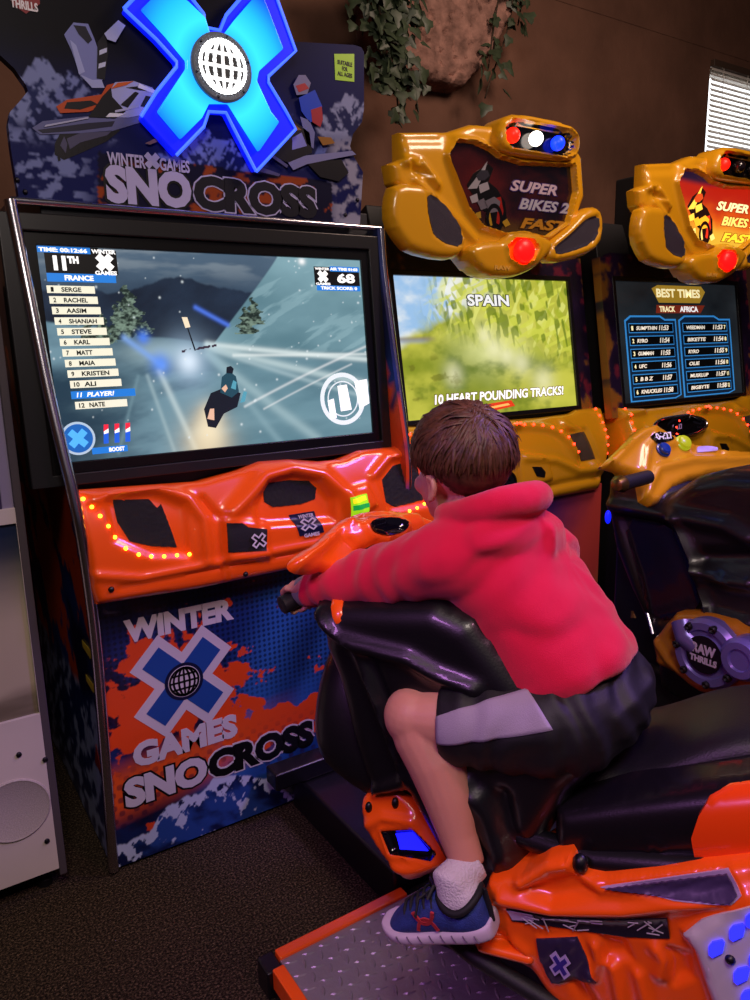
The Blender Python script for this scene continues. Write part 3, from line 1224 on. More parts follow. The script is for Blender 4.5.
# lower front panel with its printed art
pz0, pz1, pa0, pa1 = 0.012, 0.84, X0 + .012, X1 - .012
P_UV = lambda x, y: ((FRONT.px(x, y)[0] - pa0) / (pa1 - pa0), (pz1 - FRONT.px(x, y)[1]) / (pz1 - pz0))


def front_art(u, v):
    x = pa0 + u * (pa1 - pa0)
    z = pz1 - v * (pz1 - pz0)
    n = fbm(x * 6, z * 6, 3)
    c = mix(lin('#0a1030'), lin('#182c66'), sstep(.35, .75, n))
    beam = np.exp(-((x - .86 - (z - .4) * .45) / .10) ** 2) + .7 * np.exp(-((x - 1.05 - (z - .4) * .5) / .05) ** 2) + .8 * np.exp(-((x - 1.2 - (z - .4) * .4) / .1) ** 2)
    c = mix(c, lin('#2f6cc0'), np.clip(beam, 0, 1) * (.45 + .4 * n))
    # halftone dots
    gx, gz = x * 190, z * 190
    dots = np.sin(gx + gz) * np.sin(gx - gz)
    c = mix(c, lin('#060a20'), sstep(.0, .5, dots) * .75 * sstep(.7, .45, v + .1 * n) + 0 * v)
    # paint splatter
    cx, cz = FRONT.px(183, 690)
    d = np.sqrt(((x - cx) / .30) ** 2 + ((z - cz) / .27) ** 2)
    ang = np.arctan2(z - cz, x - cx)
    spl = .70 - d + .9 * (fbm(np.cos(ang) * 4 + d * .8, np.sin(ang) * 4 + d * .8, 13) - .5) + .9 * (fbm(x * 30, z * 30, 15) - .5)
    cx2, cz2 = FRONT.px(285, 722)
    spl2 = .75 - np.sqrt(((x - cx2) / .30) ** 2 + ((z - cz2 + (x - cx2) * -.05) / .075) ** 2) + 1.5 * (fbm(x * 17, z * 17, 25) - .5)
    dr = fbm(x * 19, z * 19, 77)
    dr = sstep(.74, .76, dr)
    c = mix(c, lin('#e0481a'), np.clip(sstep(.0, .07, spl) + sstep(.0, .07, spl2) + dr * .9, 0, 1))
    # lower orange haze with dots, then the mountains
    ridge = .035 + .06 * sstep(.42, .62, x) + .045 * np.abs(np.sin(x * 9.5 + .3)) ** .8 + .055 * np.exp(-((x - .74) / .10) ** 2) + .05 * np.exp(-((x - .60) / .05) ** 2) + .05 * (fbm(x * 22, x * 0, 44) - .5)
    hz = np.clip(1 - np.abs(z - .25 - (x - .5) * .12) / .11, 0, 1)
    c = mix(c, lin('#e2561f'), np.clip(hz * 1.5, 0, 1) * sstep(1.05, .6, x))
    c = mix(c, lin('#2a1030'), sstep(.1, .5, np.sin(x * 150) * np.sin(z * 150)) * .6 * sstep(.02, .06, z - ridge) * sstep(.34, .24, z) * (z < .34))
    # snow lies in streaks running down the slopes
    sn = fbm((x + z * .55) * 34, (z - x * .25) * 15, 52) * .6 + fbm((x - z * .7) * 60, z * 30, 12) * .4
    mt = mix(lin('#0c1640'), lin('#24468f'), sstep(.3, .65, fbm(x * 14 + z * 8, z * 20, 6)))
    mt = mix(mt, lin('#b9c4e2'), sstep(.53, .57, sn + .20 * (1 - np.clip((ridge - z) / .09, 0, 1)) - .08))
    mt = mix(mt, lin('#101c50'), .5 * sstep(.9, 1.1, x))
    c = mix(c, mt, sstep(.004, -.004, z - ridge))
    return c


fp = picture('front_panel', FRONT, pa0, pa1, pz0, pz1, 430, 350, front_art, art_mat('printed_front', rough=.3, coat=.35), cab, off=.0, thick=.018)


def wbox(pl, pr, top):
    """Letter box on the front plane from bottom-left pixel, bottom-right pixel and cap-height pixel above the left one."""
    a0, b0 = FRONT.px(*pl)
    a1, b1 = FRONT.px(*pr)
    t = FRONT.px(*top)[1]
    bb = (b0 + b1) / 2
    return a0, a1, bb, bb + (t - b0)


M_LET = mat('pale_letter_ink', '#c9c2cc', 0.4)
a0, a1, b0, b1 = wbox((125, 643), (234, 620), (122, 620))
lettering('word_print', 'WINTER', FRONT, a0, a1, b0, b1, M_LET, fp, .0012, weight=.06)
a0, a1, b0, b1 = wbox((134, 769), (238, 736), (132, 744))
lettering('word_print', 'GAMES', FRONT, a0, a1, b0, b1, M_LET, fp, .0012, weight=.06)
a0, a1, b0, b1 = wbox((126, 810), (208, 781), (125, 780))
c0, c1 = a1 + .004, FRONT.px(314, 745)[0]
lettering('word_outline', 'SNO', FRONT, a0, a1, b0, b1, M_INK, fp, .0010, weight=.06, grow=.05)
lettering('word_print', 'SNO', FRONT, a0, a1, b0, b1, M_LET, fp, .0018, weight=.06)
lettering('word_outline', 'CROSS', FRONT, c0, c1, b0, b1, M_LET, fp, .0010, weight=.06, grow=.045)
lettering('word_print', 'CROSS', FRONT, c0, c1, b0, b1, M_INK, fp, .0018, weight=.06)
# emblem: X with a globe
ca, cb = FRONT.px(184, 681)
ex = abs(FRONT.px(235, 681)[0] - FRONT.px(131, 681)[0]) / 2
ey = abs(FRONT.px(184, 628)[1] - FRONT.px(184, 732)[1]) / 2


def xfit(k, t):
    base = x_shape(0, 0, 1, t)
    mx = max(abs(p[0]) for p in base)
    return base, mx


def xpoly(ca, cb, ex, ey, L, w):
    b = x_shape(0, 0, L, w)
    return [(ca + p[0] * ex, cb + p[1] * ey) for p in b]


mb = flat(MB(), xpoly(ca, cb, ex, ey, 1.0, .40), FRONT, .0010)
mb.build('cross_emblem', M_LET, fp, smooth=False)
flat(MB(), xpoly(ca, cb, ex, ey, .84, .235), FRONT, .0018).build('cross_emblem', mat('royal_ink', '#1c4894', .4), fp, smooth=False)
flat(MB(), circle(ca, cb, .058, 40), FRONT, .0024).build('globe_disc', M_NAVY, fp, smooth=False)
flat(MB(), circle(ca, cb, .048, 40), FRONT, .0028).build('globe_disc', M_LET, fp, smooth=False)
globe_strokes(MB(), FRONT, ca, cb, .043, .006, .0034).build('globe_lines', M_INK, fp, smooth=False)

# moulded orange control deck
dk0 = np.array([0, 1.925, .84])
dk1 = np.array([0, 1.985, 1.165])
DECK = Frame(dk0, FX, dk1 - dk0)
dtop = DECK.b @ (dk1 - dk0)
dl = DECK.px(98, 604)
a_l = X0 + .008
a_r = X1 - .008
top_px = [(72, 490), (100, 488), (200, 481), (240, 470), (262, 461), (290, 459), (320, 461), (342, 459), (362, 450), (400, 446), (440, 444)]
bot_px = [(440, 540), (330, 561), (300, 568), (200, 589), (98, 605), (92, 590), (84, 545), (76, 510)]
DK = Relief(DECK, top_px + bot_px, 0.009, 0.02, 0.11, feats=[
    ('ridge', [(228, 512), (243, 497), (262, 476), (290, 468), (320, 474), (338, 492), (348, 510)], .024, .022),
    ('pit', [(252, 505), (266, 482), (290, 475), (315, 480), (328, 498), (330, 520), (255, 525)], -.026, .03),
    ('pit', [(104, 500), (150, 492), (182, 505), (186, 556), (150, 556), (112, 540)], -.014, .03),
    ('ridge', [(92, 500), (120, 492), (160, 488), (186, 498), (200, 520), (205, 560)], .014, .014),
    ('ridge', [(200, 500), (216, 520), (222, 560), (226, 580)], -.012, .010),
    ('pit', [(215, 518), (262, 522), (268, 560), (222, 560)], .014, .02),
    ('ridge', [(84, 575), (140, 578), (200, 566), (300, 546), (330, 541)], .010, .012),
    ('ridge', [(120, 588), (200, 572), (320, 548)], -.006, .006),
    ('pit', [(340, 490), (362, 484), (372, 505), (350, 520)], .014, .02),
    ('pit', [(374, 480), (392, 460), (420, 455), (425, 505), (385, 512)], -.014, .03),
    ('ridge', [(368, 476), (385, 458), (410, 452)], .012, .012),
], bulge=lambda a, b: .03 * np.sin(np.clip(b / dtop, 0, 1) * math.pi))
deck = DK.build('control_deck', M_ORANGE, cab)


def dotted(a, b):
    return -.0025 * (np.sin(a * 900) * np.sin(b * 900) > .2)


DK.patch([(112, 500), (148, 499), (156, 508), (160, 504), (175, 547), (150, 546), (128, 541), (116, 522)], 'speaker_grille', M_MESH, deck, .003, .006, pattern=dotted)
DK.patch([(263, 492), (268, 483), (290, 480), (308, 481), (316, 488), (314, 499), (300, 504), (272, 507), (264, 502)], 'speaker_grille', M_MESH, deck, .004, .005, pattern=dotted)
DK.patch([(380, 480), (392, 466), (414, 459), (420, 500), (392, 507), (382, 502)], 'speaker_grille', M_MESH, deck, .003, .006, pattern=dotted)
gp = DK.patch([(221, 523), (236, 523), (242, 527), (261, 529), (261, 550), (224, 552)], 'black_inlay', M_MATTE, deck, .003, .008)


def mark_on(R, cx, cy, sx, sy, off, name, m, parent, L=1.0, w=.3, hollow=False):
    """A small flat X emblem lying on a moulded panel at a pixel, sx/sy half sizes in pixels."""
    c = np.array(R.fr.px(cx, cy))
    ex_, ey_ = abs(R.fr.px(cx + sx, cy)[0] - c[0]), abs(R.fr.px(cx, cy + sy)[1] - c[1])
    h = float(R.height([c])[0]) + off
    mb = MB()
    p = xpoly(c[0], c[1], ex_, ey_, L, w)
    if hollow:
        mb.ringplate(p, xpoly(c[0], c[1], ex_, ey_, L * .8, w * .45), R.fr, h - .001, h)
    else:
        flat(mb, p, R.fr, h)
    return mb.build(name, m, parent, smooth=False)


mark_on(DK, 252, 540, 8, 8, .012, 'cross_emblem', M_LET, gp, 1.0, .34, True)
stk = DK.patch([(288, 515), (313, 511), (320, 532), (296, 536)], 'sticker', M_NAVY, deck, .003, .006)
mark_on(DK, 304, 524, 9, 7, .008, 'cross_emblem', M_LET, stk, 1.0, .34, True)
for wd, y0 in (('WINTER', 516.0), ('GAMES', 534.5)):
    c = DK.fr.px(304 + (0 if y0 < 520 else 3), y0)
    h = float(DK.height([c])[0])
    lettering('word_print', wd, DECK, c[0] - .026, c[0] + .026, c[1] - .005, c[1] + .006, M_LET, stk, h + .009, weight=.03)
# amber indicator bulbs along the left grille
G_AMB = glow('amber', '#ffa31e', 9.0)
for q in [(75, 494), (82, 499), (90, 507), (98, 516), (106, 526), (113, 537), (123, 548), (136, 554), (149, 556), (162, 556), (175, 555), (187, 554),
          (397, 515), (405, 511), (413, 508), (421, 504)]:
    MB().ball(DK.at(*q, .001), .0052, nu=10, nv=6).build('indicator_bulb', G_AMB, deck)
for q in [(110, 589), (245, 574), (320, 553)]:
    MB().ball(DK.at(*q, .0), (.008, .008, .008), nu=12, nv=8).build('screw', M_INK, deck)
sb = DK.patch([(341, 498), (358, 494), (361, 512), (345, 517)], 'start_button', glow('lime', '#8fd01a', .9), deck, .010, .005, thick=.012)
DK.patch([(343, 506), (360, 503), (360.5, 507), (344, 511)], 'button_label', glow('green', '#0f8a3a', 1.0), sb, .0125, .004)
DK.patch([(342, 500), (356, 496), (357, 500), (343, 504)], 'button_label', glow('yellow', '#ffd21c', 1.1), sb, .0125, .004)

# marquee board with art, glowing X and title
MQY = 2.10
MQ = Frame((0, MQY, 0), FX, FZ)
mq_px = [(-28, -32), (-6, 20), (0, 55), (14, 68), (26, 85), (28, 91), (20, 101), (10, 112), (8, 124), (11, 150), (19, 199), (200, 213), (360, 224), (363, 172), (354, 157), (350, 146),
         (353, 134), (362, 122), (364, 108), (364, 52), (361, 47), (354, 45), (284, 41), (262, -6), (250, -34), (120, -34)]
mq_o = MQ.poly(mq_px)


def mq_art(P):
    px_ = np.array([proj(MQ.p3(a, b)) for a, b in P])
    x, y = px_[:, 0], px_[:, 1]
    n = fbm(x / 40, y / 40, 2)
    c = mix(lin('#04040f'), lin('#0d1452'), sstep(20, 170, y + 40 * (n - .5)))
    c = mix(c, lin('#0c1150'), sstep(270, 340, x) * .8)

    def peak(c, x0, x1, top, fl, sd, hi, lo, thr):
        cx = (x0 + x1) / 2
        rid = top + (fl - top) * np.clip(np.abs(x - cx) / ((x1 - x0) / 2), 0, 1) ** .9 + 22 * (fbm(x / 11, x * 0, sd) - .5) + 9 * (fbm(x / 3.5, x * 0, sd + 1) - .5)
        dx = x - cx
        f_ = fbm((x + np.abs(y - top) * .6 * np.sign(dx)) / 6.0, y / 15, sd + 3) * .65 + fbm(x / 4, y / 5, sd + 5) * .35
        t = sstep(thr, thr + .07, f_ + .10 * sstep(fl, top, y))
        return mix(c, mix(lin(lo), lin(hi), t), sstep(-.8, .8, y - rid) * sstep(fl + 26, fl + 4, y + 14 * (f_ - .5)) * sstep(x0, x0 + 6, x) * sstep(x1, x1 - 6, x))
    c = peak(c, -10, 96, 52, 112, 5, '#7780b4', '#1b2458', .50)
    c = peak(c, 22, 120, 66, 126, 8, '#6d76b0', '#151d4e', .52)
    c = peak(c, 312, 392, 88, 128, 9, '#8488b4', '#151b50', .50)
    c = peak(c, 250, 330, 112, 150, 14, '#5560a8', '#10164a', .55)
    c = peak(c, 150, 262, 128, 160, 12, '#6c78c8', '#141c5a', .48)
    s_ = fbm(x / 15 + y / 22, y / 9 - x / 30, 71)
    c = mix(c, lin('#6f78b0'), sstep(.54, .60, s_) * sstep(118, 135, y) * sstep(105, 70, x))
    c = mix(c, lin('#8d8aa8'), sstep(.42, .52, fbm(x / 11, y / 11, 33)) * sstep(132, 150, y) * sstep(322, 340, x))
    tp = (x > 98) & (x < 332) & (y > 152 + (x - 100) * .13)
    d = sstep(.56, .60, fbm(x / 13, y / 10, 88)) * sstep(158, 170, y)
    return np.where(tp[:, None], mix(lin('#0c0b2c'), lin('#8f3c1c'), d), c)


mq = art_plate('marquee_board', mq_o, MQ, 0.0062, mq_art, art_mat('printed_marquee', rough=.5, spec=.15), cab, -.03, 0.0)
MQB = MB()
MQB.box((X0 + .05, MQY + .03, 1.85), (X1 - .05, 2.5, 1.95))
MQB.build('marquee_base', M_MATTE, cab, bevel=.006)
for q in [(17, 180), (357, 200), (345, 215), (25, 192)]:
    MB().ball(MQ.p3(*MQ.px(*q), 0.002), .006, nu=10, nv=6).build('screw', M_STEEL, mq)


def art_polys(name, polys, col, parent, off, fr=MQ, rough=.35):
    m = mat('ink_' + col[1:], col, rough)
    for p in polys:
        o = flat(MB(), fr.poly(p), fr, off, .0009).build(name, m, parent, smooth=False)
    return o


def c6(*p):
    return [(x / 3.75, y / 3.75) for x, y in p]


def c7(*p):
    return [(180 + x / 3.75, y / 3.75) for x, y in p]


# jumping sled on the left of the board
art_polys('printed_sled', [c6((205, 540), (230, 490), (330, 480), (430, 470), (450, 490), (400, 530), (300, 575), (240, 600), (205, 580))], '#15131d', mq, .0012)
art_polys('printed_sled', [c6((120, 480), (160, 455), (340, 435), (520, 420), (600, 400), (560, 450), (420, 492), (300, 500), (150, 505))], '#5d5f92', mq, .002)
art_polys('printed_sled', [c6((140, 488), (330, 462), (430, 455), (420, 475), (300, 490), (160, 500))], '#23223a', mq, .0026)
art_polys('printed_sled', [c6((210, 400), (250, 375), (380, 355), (400, 320), (440, 310), (400, 395), (330, 420), (225, 425))], '#b3461d', mq, .0026)
art_polys('printed_sled', [c6((250, 385), (340, 378), (365, 392), (300, 412), (240, 408))], '#100f18', mq, .0032)
art_polys('printed_sled', [c6((395, 370), (430, 310), (500, 305), (570, 330), (606, 372), (590, 410), (540, 430), (480, 442), (360, 440))], '#9fa3d8', mq, .0032)
art_polys('printed_sled', [c6((330, 440), (385, 360), (415, 330), (420, 365), (470, 420), (430, 445)), c6((450, 395), (505, 345), (520, 350), (478, 405)),
                           c6((525, 400), (545, 360), (600, 372), (575, 412)), c6((470, 330), (540, 322), (575, 345), (520, 340))], '#0d0c16', mq, .0038)
art_polys('printed_sled', [c6((415, 335), (440, 312), (500, 306), (470, 322)), c6((545, 432), (600, 412), (590, 425), (550, 445))], '#c25a26', mq, .0044)
art_polys('printed_ski', [c6((555, 455), (660, 415), (700, 385), (716, 390), (690, 424), (590, 462)), c6((540, 540), (640, 492), (660, 463), (676, 470), (650, 508), (560, 545))], '#7d5c62', mq, .0085)
art_polys('printed_rider', [c6((240, 130), (275, 85), (330, 90), (355, 150), (372, 200), (385, 300), (345, 325), (300, 285), (268, 190))], '#757bb8', mq, .0012)
art_polys('printed_rider', [c6((275, 95), (320, 100), (345, 150), (330, 165), (295, 130))], '#171628', mq, .002)
art_polys('printed_rider', [c6((365, 160), (395, 120), (405, 200), (392, 300), (362, 295))], '#11101c', mq, .002)
art_polys('printed_rider', [c6((388, 130), (440, 80), (467, 100), (430, 162), (400, 152))], '#a9aee0', mq, .0085)
art_polys('printed_rider', [c6((372, 190), (400, 180), (400, 196), (372, 208)), c6((370, 240), (396, 232), (394, 250), (368, 258))], '#b9bde0', mq, .0026)
for k in range(9):
    x0_, y0_ = 215 + k * 24, 588 - k * 11
    art_polys('printed_lug', [c6((x0_, y0_), (x0_ + 10, y0_ - 3), (x0_ + 12, y0_ + 14), (x0_ + 3, y0_ + 17))], '#100e17', mq, .0016)
art_polys('printed_sled', [c6((250, 520), (300, 500), (420, 490), (400, 508), (300, 535), (262, 560)), c6((225, 545), (240, 512), (252, 540), (246, 575))], '#4a4768', mq, .0020)
art_polys('printed_sled', [c6((170, 470), (330, 440), (330, 446), (165, 478)), c6((430, 415), (520, 398), (520, 404), (430, 424))], '#a8a9cf', mq, .0044)
art_polys('printed_sled', [c6((520, 315), (590, 345), (575, 352), (515, 330)), c6((410, 425), (470, 428), (440, 440), (395, 440))], '#d8d8f0', mq, .0044)
art_polys('printed_rider', [c6((300, 280), (345, 300), (380, 300), (392, 330), (345, 330)), c6((262, 150), (285, 170), (318, 270), (296, 280))], '#9aa0d6', mq, .0018)
# racing sled on the right
art_polys('printed_sled', [c7((470, 612), (600, 600), (627, 650), (590, 682), (520, 665))], '#100f18', mq, .0085)
art_polys('printed_sled', [c7((395, 605), (470, 585), (640, 568), (655, 582), (560, 600), (470, 618), (420, 640))], '#7a79ae', mq, .009)
art_polys('printed_sled', [c7((295, 535), (340, 480), (420, 455), (480, 500), (490, 575), (400, 612), (320, 580))], '#15131f', mq, .0095)
art_polys('printed_sled', [c7((340, 490), (415, 462), (450, 490), (370, 500), (310, 540)), c7((510, 515), (560, 518), (575, 540), (530, 548))], '#8d5d22', mq, .0101)
art_polys('printed_sled', [c7((415, 520), (450, 500), (470, 550), (415, 565))], '#7d7cc8', mq, .0101)
art_polys('printed_ski', [c7((230, 585), (275, 620), (370, 655), (365, 664), (270, 640)), c7((300, 565), (312, 560), (400, 622), (395, 632))], '#4e4a78', mq, .0101)
art_polys('printed_rider', [c7((440, 370), (500, 340), (527, 400), (522, 450), (480, 462), (450, 420))], '#1740c4', mq, .0095)
art_polys('printed_rider', [c7((485, 415), (525, 402), (530, 450), (520, 480), (490, 460))], '#a02838', mq, .0101)
art_polys('printed_rider', [c7((420, 320), (440, 285), (465, 285), (485, 315), (472, 355), (432, 360))], '#77729c', mq, .0095)
art_polys('printed_rider', [c7((428, 325), (462, 315), (478, 335), (440, 350))], '#a8303a', mq, .0101)
art_polys('printed_rider', [c7((445, 440), (480, 455), (500, 500), (495, 560), (470, 540))], '#6d6ea8', mq, .0095)
# sticker top right and title
lime = art_polys('age_sticker', [[(334, 54), (354, 54), (354, 82), (335, 80)]], '#a4d23c', mq, .0016)
for i, wd in enumerate(('SUITABLE', 'FOR', 'ALL AGES')):
    a, b = MQ.px(344.5, 63.5 + i * 5.6)
    k = .0032 * len(wd)
    lettering('word_print', wd, MQ, a - k, a + k, b - .006, b + .006, M_INK, lime, .0026, weight=.03)
badge = art_polys('maker_badge', [[(10, -10), (38, -12), (40, 4), (26, 14), (12, 4)]], '#7d1420', mq, .0016)
a0, b0 = MQ.px(11, 9)
a1, b1 = MQ.px(37, 1)
lettering('word_print', 'THRILLS', MQ, a0, a1, MQ.px(24, 10)[1], MQ.px(24, 1)[1], M_WHITE, badge, .0026, weight=.04)
lettering('word_print', 'RAW', MQ, a0 + .012, a1 - .012, MQ.px(24, -1)[1], MQ.px(24, -10)[1], M_WHITE, badge, .0026, weight=.04)
M_LIL = mat('lilac_ink', '#b3abe0', .4)
a0, b0 = MQ.px(107, 202)
a1, _ = MQ.px(192, 203)
bt = MQ.px(107, 171)[1]
bb = (MQ.px(107, 201)[1] + MQ.px(317, 221)[1]) / 2
lettering('word_outline', 'SNO', MQ, a0, a1, bb, bb + .095, M_INK, mq, .0014, weight=.06, grow=.05)
lettering('word_print', 'SNO', MQ, a0, a1, bb, bb + .095, M_LIL, mq, .0026, weight=.06)
c1 = MQ.px(317, 218)[0]
lettering('word_outline', 'CROSS', MQ, a1 + .006, c1, bb, bb + .092, M_LIL, mq, .0014, weight=.06, grow=.035)
lettering('word_print', 'CROSS', MQ, a1 + .006, c1, bb, bb + .092, mat('dark_violet_ink', '#12101f', .4), mq, .0026, weight=.06)
z_w = MQ.px(150, 163)[1]
lettering('word_print', 'WINTER', MQ, MQ.px(107, 158)[0], MQ.px(145, 160)[0], z_w - .016, z_w + .016, M_LIL, mq, .0026, weight=.03)
lettering('word_print', 'GAMES', MQ, MQ.px(159, 160)[0], MQ.px(189, 162)[0], z_w - .016, z_w + .016, M_LIL, mq, .0026, weight=.03)
ca, cb = MQ.px(152, 161)
flat(MB(), x_shape(ca, cb, .022, .008), MQ, .0026).build('cross_emblem', M_LIL, mq, smooth=False)

# the lit X: deep blue outer light box, bright inner tubes, globe boss
X_OUT = [(199, 19), (200, 32), (215, 35), (221, 20), (240, -2), (262, -22), (290, 55), (263, 80), (263, 86), (280, 114), (290, 132), (251, 174), (228, 130), (221, 116), (204, 115), (199, 130), (172, 158),
         (137, 120), (152, 96), (172, 71), (172, 66), (152, 44), (120, 14), (158, -26), (184, 0)]
X_IN = [(199, 24), (204, 40), (216, 42), (228, 26), (247, 4), (256, 2), (276, 54), (252, 76), (250, 86), (264, 116), (272, 126), (252, 155), (232, 124), (222, 108), (203, 108), (196, 122), (175, 143),
        (152, 116), (166, 95), (180, 74), (180, 66), (160, 42), (136, 16), (160, -8), (182, 8)]


def x_glow_mat():
    m = bpy.data.materials.new('lit_acrylic')
    m.use_nodes = True
    nt = m.node_tree
    b = nt.nodes['Principled BSDF']
    b.inputs['Base Color'].default_value = (*lin('#0a2a8a'), 1)
    b.inputs['Roughness'].default_value = .2
    tc = nt.nodes.new('ShaderNodeTexCoord')
    cx, cz = MQ.px(213, 75)
    mp = nt.nodes.new('ShaderNodeVectorMath')
    mp.operation = 'DISTANCE'
    mp.inputs[1].default_value = (cx - X0, MQY - YF - .05, cz)
    nt.links.new(tc.outputs['Object'], mp.inputs[0])
    r = nt.nodes.new('ShaderNodeValToRGB')
    e = r.color_ramp.elements
    e[0].position, e[0].color = 0.06, (*lin('#1080ff'), 1)
    e[1].position, e[1].color = 0.28, (*lin('#0418f0'), 1)
    for p, col in ((.12, '#30c4ff'), (.18, '#1aa0ff'), (.235, '#0a48ff')):
        x = e.new(p)
        x.color = (*lin(col), 1)
    nt.links.new(mp.outputs['Value'], r.inputs['Fac'])
    nt.links.new(r.outputs['Color'], b.inputs['Emission Color'])
    b.inputs['Emission Strength'].default_value = 1.7
    return m


gx = MB().prism(MQ.poly(X_OUT), MQ, .0, .035).build('lit_cross', glow('deep_blue', '#0614e0', 1.1), cab, bevel=.006)
MB().prism(MQ.poly(X_IN), MQ, .035, .05).build('lit_cross_face', x_glow_mat(), gx, bevel=.004)
G_EDGE = glow('edge_blue', '#3a62ff', 1.4)
for seg in (X_OUT[0:5], X_OUT[5:12], X_OUT[11:17], X_OUT[17:23], X_OUT[22:25] + X_OUT[:1]):
    MB().tube([MQ.p3(*MQ.px(*q), .036) for q in seg], .0045, 8).build('edge_tube', G_EDGE, gx)
ca, cb = MQ.px(214, 74)
disc = MB().lathe([(.085, .05), (.085, .058), (.08, .062), (.0, .062)], MQ, ca, cb, 40).build('globe_disc', mat('grey_disc', '#6a7280', .4), gx, angle=30)
mb = flat(MB(), circle(ca, cb, .068, 40), MQ, .0635)
mb.build('globe_disc', glow('globe_dim', '#3c3e40', .1), gx, smooth=False)
globe_strokes(MB(), MQ, ca, cb, .063, .0085, .066).build('globe_lines', glow('globe_white', '#ffffff', 1.3), gx, smooth=False)
for k in range(6):
    t = k * math.pi / 3 + .3
    MB().ball(MQ.p3(ca + .077 * math.cos(t), cb + .077 * math.sin(t), .063), .0035, nu=8, nv=6).build('screw', M_STEEL, gx)
# ------------------------------------------------------------------ motorbike arcade cabinets
def k3(*p):
    return [(370 + x / 3, 100 + y / 3) for x, y in p]


def k5(*p):
    return [(500 + x / 5.357, 380 + y / 5.357) for x, y in p]


def k29(*p):
    return [(590 + x / 2.94, 380 + y / 2.94) for x, y in p]


def spain(u, v):
    L = lin
    u, v = seen_uv(Frame((2.113, 2.343, 1.468), (1, 0, 0), (0, .087, .535)), .462, .271)(u, v)
    n = fbm(u * 3.2, v * 3.2, 61)
    c = mix(L('#7f8c1e'), L('#c9c74a'), sstep(.3, .7, n))
    c = mix(c, L('#eef0a4'), .75 * np.exp(-((u - .52) / .2) ** 2 - ((v - .5) / .22) ** 2) * (.4 + .8 * fbm(u * 7, v * 7, 3)))
    c = mix(c, L('#4f6a12'), sstep(.55, .75, fbm(u * 6, v * 6, 17)) * sstep(.1, .5, v) * .7)
    top = sstep(.1, .0, v - .12 - .6 * np.clip(.5 - u, 0, 1) + .1 * (fbm(u * 8, v * 8, 9) - .5))
    sky = mix(L('#9cc3ea'), L('#f3f5f2'), sstep(.35, .65, fbm(u * 5, v * 6, 33)))
    c = mix(c, sky, top * sstep(.7, .25, u))
    c = mix(c, L('#8e7f66'), sstep(.03, .0, np.abs(v - .44)) * sstep(.24, .16, u) * .8)
    # leafy sprays in several directions, brighter towards the light
    msk = sstep(.55, .25, v - .35 * (u - .4)) * sstep(.15, .38, u + .25 * v)
    for k, (ang, f1, f2, sd) in enumerate(((.5, 60, 17, 5), (-.6, 54, 15, 8), (1.2, 58, 16, 12), (-.1, 66, 20, 21))):
        p_, q_ = u * math.cos(ang) + v * .6 * math.sin(ang), -u * math.sin(ang) + v * .6 * math.cos(ang)
        lf_ = vnoise(p_ * f1, q_ * f2, sd)
        c = mix(c, L(('#e4e67a', '#a7b32c', '#d4d850', '#5c7416')[k]), sstep(.62, .72, lf_) * msk * .75)
    for cx, cy, r in ((.55, .52, .05), (.62, .58, .04), (.50, .42, .035), (.70, .64, .05), (.30, .70, .05), (.82, .78, .06)):
        c = mix(c, L('#fbf6cc'), .55 * np.exp(-((u - cx) ** 2 + ((v - cy) * .58) ** 2) / r ** 2))
    c = mix(c, L('#6a6a1c'), sstep(.6, .75, fbm(u * 16, v * 14, 44)) * sstep(.5, .62, v) * sstep(.5, .2, u) * .6)
    c = mix(c, L('#8a9ab8'), sstep(.03, .0, np.abs(v - .455)) * sstep(.2, .12, u) * .5)
    return c


def times(u, v):
    n = fbm(u * 5, v * 5, 2)
    c = mix(lin('#0d0f12'), lin('#22262a'), n)
    return mix(c, lin('#243542'), .5 * np.exp(-((u - .5) / .45) ** 2 - ((v - .6) / .3) ** 2))


def grunge_border(hw_, hh_):
    def fn(P):
        x, y = P[:, 0], P[:, 1]
        n = fbm(x * 12, y * 12, 6)
        c = mix(lin('#0b0818'), lin('#2a1444'), n)
        e = np.maximum(np.abs(x) - hw_ - .03, 0)
        c = mix(c, lin('#8c5a22'), sstep(.5, .6, n + e * 4 - .18))
        return mix(c, lin('#7a2036'), sstep(.62, .7, fbm(x * 20, y * 16, 12)) * .7)
    return fn


SB_SHIFT = np.array([1.13, -0.09, 0.0])


